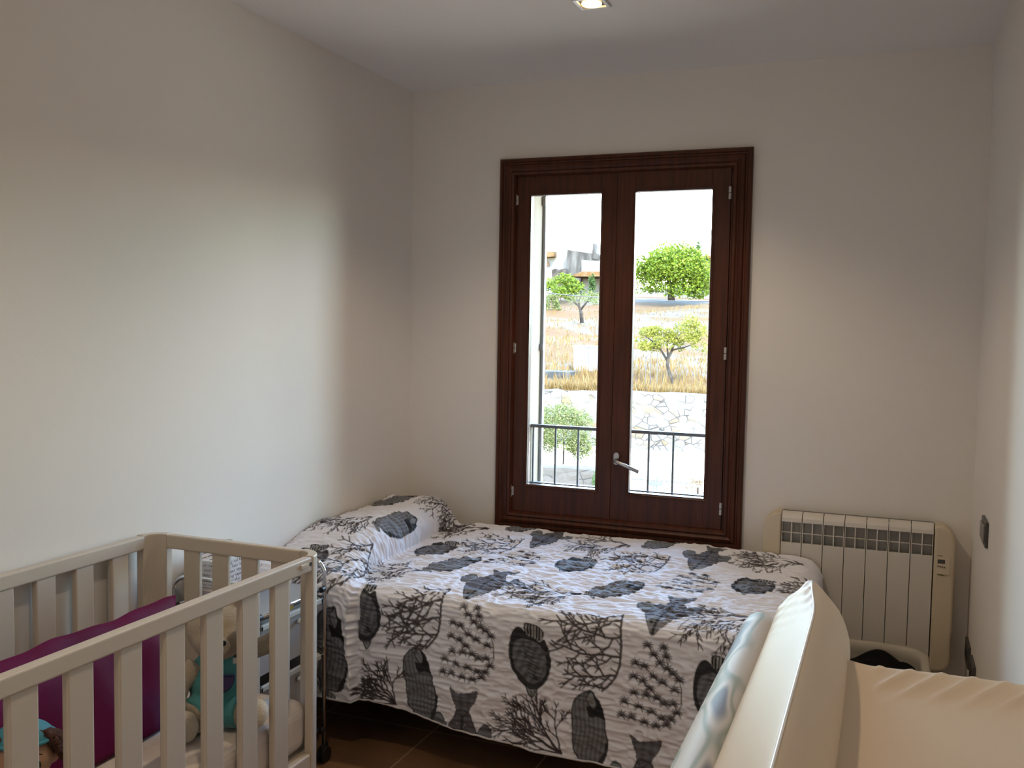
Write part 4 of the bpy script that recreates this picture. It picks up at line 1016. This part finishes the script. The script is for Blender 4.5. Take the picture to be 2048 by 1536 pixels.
bush('roadside_bush', 1128, 866, 26, (.98, .8, .86), 12000, .030, 15, 'leafy bush growing over the low stone wall', LO, 40)
bush('wall_shrub', 1190, 962, 21.2, (.12, .12, .24), 300, .02, 16, 'small green shrub at the end of the low stone wall', LC, 10)
bush('dry_shrub', 1396, 975, 19, (.22, .22, .22), 320, .022, 17, 'dry reddish shrub beside the iron gate', LR, 12)
# dry grass tufts
g = MB(); q = random.Random(9)
for i in range(9000):
    y = 35.3+42*q.random()**3.2; x = y*q.uniform(-.42, -.10); z = terr(x, y); h = q.uniform(.12, .42)*(1 if y < 45 else .7); a = q.uniform(0, math.pi); w_ = .012+.0005*y
    dx, dy = math.cos(a)*w_, math.sin(a)*w_; tx, ty = q.uniform(-.12, .12), q.uniform(-.12, .12)
    g.add([(x-dx, y-dy, z-.02), (x+dx, y+dy, z-.02), (x+tx, y+ty, z+h)], [(0, 1, 2)])
tag(g.build('dry_grass', leaf_mat('straw', (.24, .125, .032), (.30, .18, .055), (.34, .24, .10))), 'dry straw-coloured grass growing over the hillside', 'grass', kind='stuff')

# buildings
M_lime = mat('limewash', oc((.62, .58, .52)), .9, color2=oc((.56, .51, .44)), vscale=.8)
M_weath = ramp_mat('weathered_render', [(.38, (.16, .14, .12)), (.52, (.30, .27, .24)), (.64, (.46, .42, .37))], .9, stretch=(1.6, 1, .35))
M_tile = ramp_mat('orange_roof_tiles', [(.4, (.48, .24, .08)), (.6, (.55, .36, .18))], 2.5)
M_hole = mat('dark_opening', oc((.10, .05, .03)), .8)
def slab(pts, Y, dep, m, name, par):      # a wall whose front outline is given by pixels, with real depth behind it
    p = [P2(a, b, Y) for a, b in pts]; base = min(v.z for v in p)
    return MB().extrude([(v.x, v.z) for v in p], 'y', Y, Y+dep).build(name, m, par)
o_ = P2(1140, 580, 104); fh = empty('farmhouse', o_, 'pale farmhouse with a weathered grey gable and tiled porch on the hill', 'building')
slab([(1060, 512), (1110, 502), (1134, 502), (1134, 600), (1060, 600)], 105, 7, M_lime, 'house_wall', fh)
slab([(1134, 499), (1188, 507), (1200, 512), (1230, 540), (1230, 600), (1134, 600)], 103.8, 8, M_weath, 'weathered_wall', fh)
slab([(1163, 520), (1235, 524), (1235, 600), (1163, 600)], 102.9, .9, M_lime, 'annex_wall', fh)
slab([(1060, 503), (1107, 503), (1107, 513), (1060, 517)], 104, 1.0, M_tile, 'upper_roof', fh)
slab([(1138, 553), (1163, 543), (1240, 543), (1240, 553)], 98.5, 4.5, M_tile, 'porch_roof', fh)
slab([(1143, 553), (1147, 553), (1147, 600), (1143, 600)], 99, .5, M_lime, 'porch_post', fh)
slab([(1152, 557), (1162, 557), (1162, 570), (1152, 570)], 102.6, .3, M_hole, 'porch_window', fh)
slab([(1088, 520), (1092, 519), (1097, 524), (1098, 532), (1088, 532)], 104.8, .2, mat('ochre_arch', oc((.42, .18, .05)), .8), 'arched_window', fh)
slab([(1185, 487), (1189, 487), (1191, 505), (1196, 508), (1196, 520), (1184, 516)], 103.6, 1.2, M_weath, 'chimney', fh)
rw = empty('ruined_wall', P2(1118, 590, 96), 'dark rough stone wall in front of the farmhouse', 'wall')
slab([(1104, 540), (1110, 537), (1116, 541), (1124, 538), (1131, 537), (1131, 592), (1104, 592)], 96, 1.0, ramp_mat('dark_rubble', [(.4, (.09, .07, .055)), (.6, (.26, .21, .17))], 2.2), 'rubble', rw)
h2 = empty('hill_house', P2(1412, 590, 110), 'pale house with a low gable at the right edge of the view', 'building')
slab([(1404, 526), (1412, 512), (1440, 530), (1440, 595), (1392, 595), (1392, 530)], 110, 6, mat('pinkish_render', oc((.55, .48, .42)), .9), 'house_wall', h2)
slab([(1400, 523), (1412, 507), (1442, 525), (1442, 530), (1412, 512), (1403, 528)], 109, 8, M_tile, 'roof', h2)
tag(MB().box(P2(1240, 590, 90).x, P2(1440, 590, 90).x, 90, 90.4, 2.6, P2(1340, 583, 90).z).build('boundary_wall', M_lime), 'long white boundary wall behind the broad green tree', 'wall')
sh = empty('white_shed', P2(1170, 776, 40), 'white metal shed above the retaining wall, behind the window mullion', 'shed')
a_, c2_ = P2(1146, 778, 40), P2(1236, 695, 40); M_shed = mat('shed_white', oc((.66, .66, .66)), .5)
MB().box(a_.x, c2_.x, 40, 41.2, a_.z-.1, c2_.z).build('body', M_shed, sh)
MB().box(a_.x-.04, c2_.x+.04, 39.95, 41.25, c2_.z-.03, c2_.z+.03).build('roof', mat('shed_roof', oc((.5, .52, .5)), .5), sh)
xd = P2(1177, 740, 40).x
MB().box(xd-.012, xd+.012, 39.985, 40, a_.z, c2_.z-.04).build('door_gap', mat('gap_grey', oc((.2, .2, .2)), .6), sh)
ter = tag(MB().box(P2(1060, 760, 38).x, P2(1145, 760, 38).x, 37.6, 39, -1.15, P2(1100, 742, 38).z).build('terrace_step', ramp_mat('grey_rubble', [(.4, (.14, .14, .14)), (.6, (.33, .32, .30))], 2.2)), 'grey rubble terrace step to the left of the white shed', 'terrace')
# antenna, cables, posts, gate
an = empty('antenna_mast', P2(1326, 560, 98), 'thin television antenna mast above the broad green tree', 'antenna'); M_mast = mat('mast_grey', oc((.32, .32, .33)), .5)
for x in (1322, 1329): MB().tube([P2(x, 560, 98), P2(x+(1 if x < 1325 else -1), 434, 98)], .018, 6).build('mast', M_mast, an)
MB().tube([P2(1311, 427, 98), P2(1339, 433, 98)], .035, 6).build('crossbar', M_mast, an); MB().tube([P2(1320, 415, 98), P2(1330, 417, 98)], .02, 6).build('crossbar', M_mast, an)
MB().tube([P2(1323, 433, 98), P2(1323, 450, 98), P2(1327, 451, 98), P2(1328, 437, 98)], .04, 6).build('receiver', M_mast, an)
M_cable = mat('cable_grey', oc((.16, .16, .17)), .6)
for a, b2, Y, r_, lb in (((1040, 578), (1240, 597), 58, .035, 'thick overhead cable crossing the left window pane'), ((1240, 597), (1460, 601), 60, .03, 'overhead cable crossing below the broad green tree'), ((1240, 624), (1460, 630), 60, .012, 'thin overhead cable crossing the dry slope')):
    p0, p1 = P2(*a, Y), P2(*b2, Y); tag(MB().tube([p0.lerp(p1, t)+Vector((0, 0, -.1*math.sin(math.pi*t))) for t in np.linspace(0, 1, 12)], r_, 6).build('overhead_cable', M_cable), lb, 'cable')
M_post = mat('post_wood', oc((.26, .19, .13)), .8)
for (x0, y0, y1, Y, lb) in ((1094, 697, 724, 44, 'thin wooden fence post left of the white shed'), (1291, 712, 765, 37, 'leftmost wooden fence post near the almond tree'), (1301, 706, 760, 37.2, 'wooden fence post second from the left near the almond tree'), (1314, 700, 770, 36.6, 'wooden fence post nearest the almond trunk')):
    tag(MB().tube([P2(x0, y1, Y)-Vector((0, 0, .2)), P2(x0+1, y0, Y)], .022, 6).build('fence_post', M_post), lb, 'post', 'fence posts on the slope')
gt = empty('iron_gate', P2(1320, 1000, 20), 'thin grey iron gate down at the road', 'gate'); M_gate = mat('gate_grey', oc((.20, .22, .24)), .5)
g0, g1 = P2(1255, 957, 20), P2(1384, 968, 20)
MB().tube([g0, Vector((g1.x, 20, g0.z))], .014, 6).build('gate_rail', M_gate, gt)
nb = 14
for k in range(nb):
    x = g0.x+(g1.x-g0.x)*k/(nb-1); MB().cyl((x, 20, -3), .009, g0.z+3, 'z', 6).build('gate_bar', M_gate, gt)
xm = P2(1311, 960, 20).x
MB().cyl((xm-.03, 20, -3), .016, g0.z+3.08, 'z', 8).build('gate_post', M_gate, gt); MB().cyl((xm+.03, 20, -3), .016, g0.z+3.08, 'z', 8).build('gate_post', M_gate, gt)
MB().box(xm-.14, xm+.14, 19.97, 20.0, g0.z-.11, g0.z-.02).build('gate_lock', M_gate, gt)
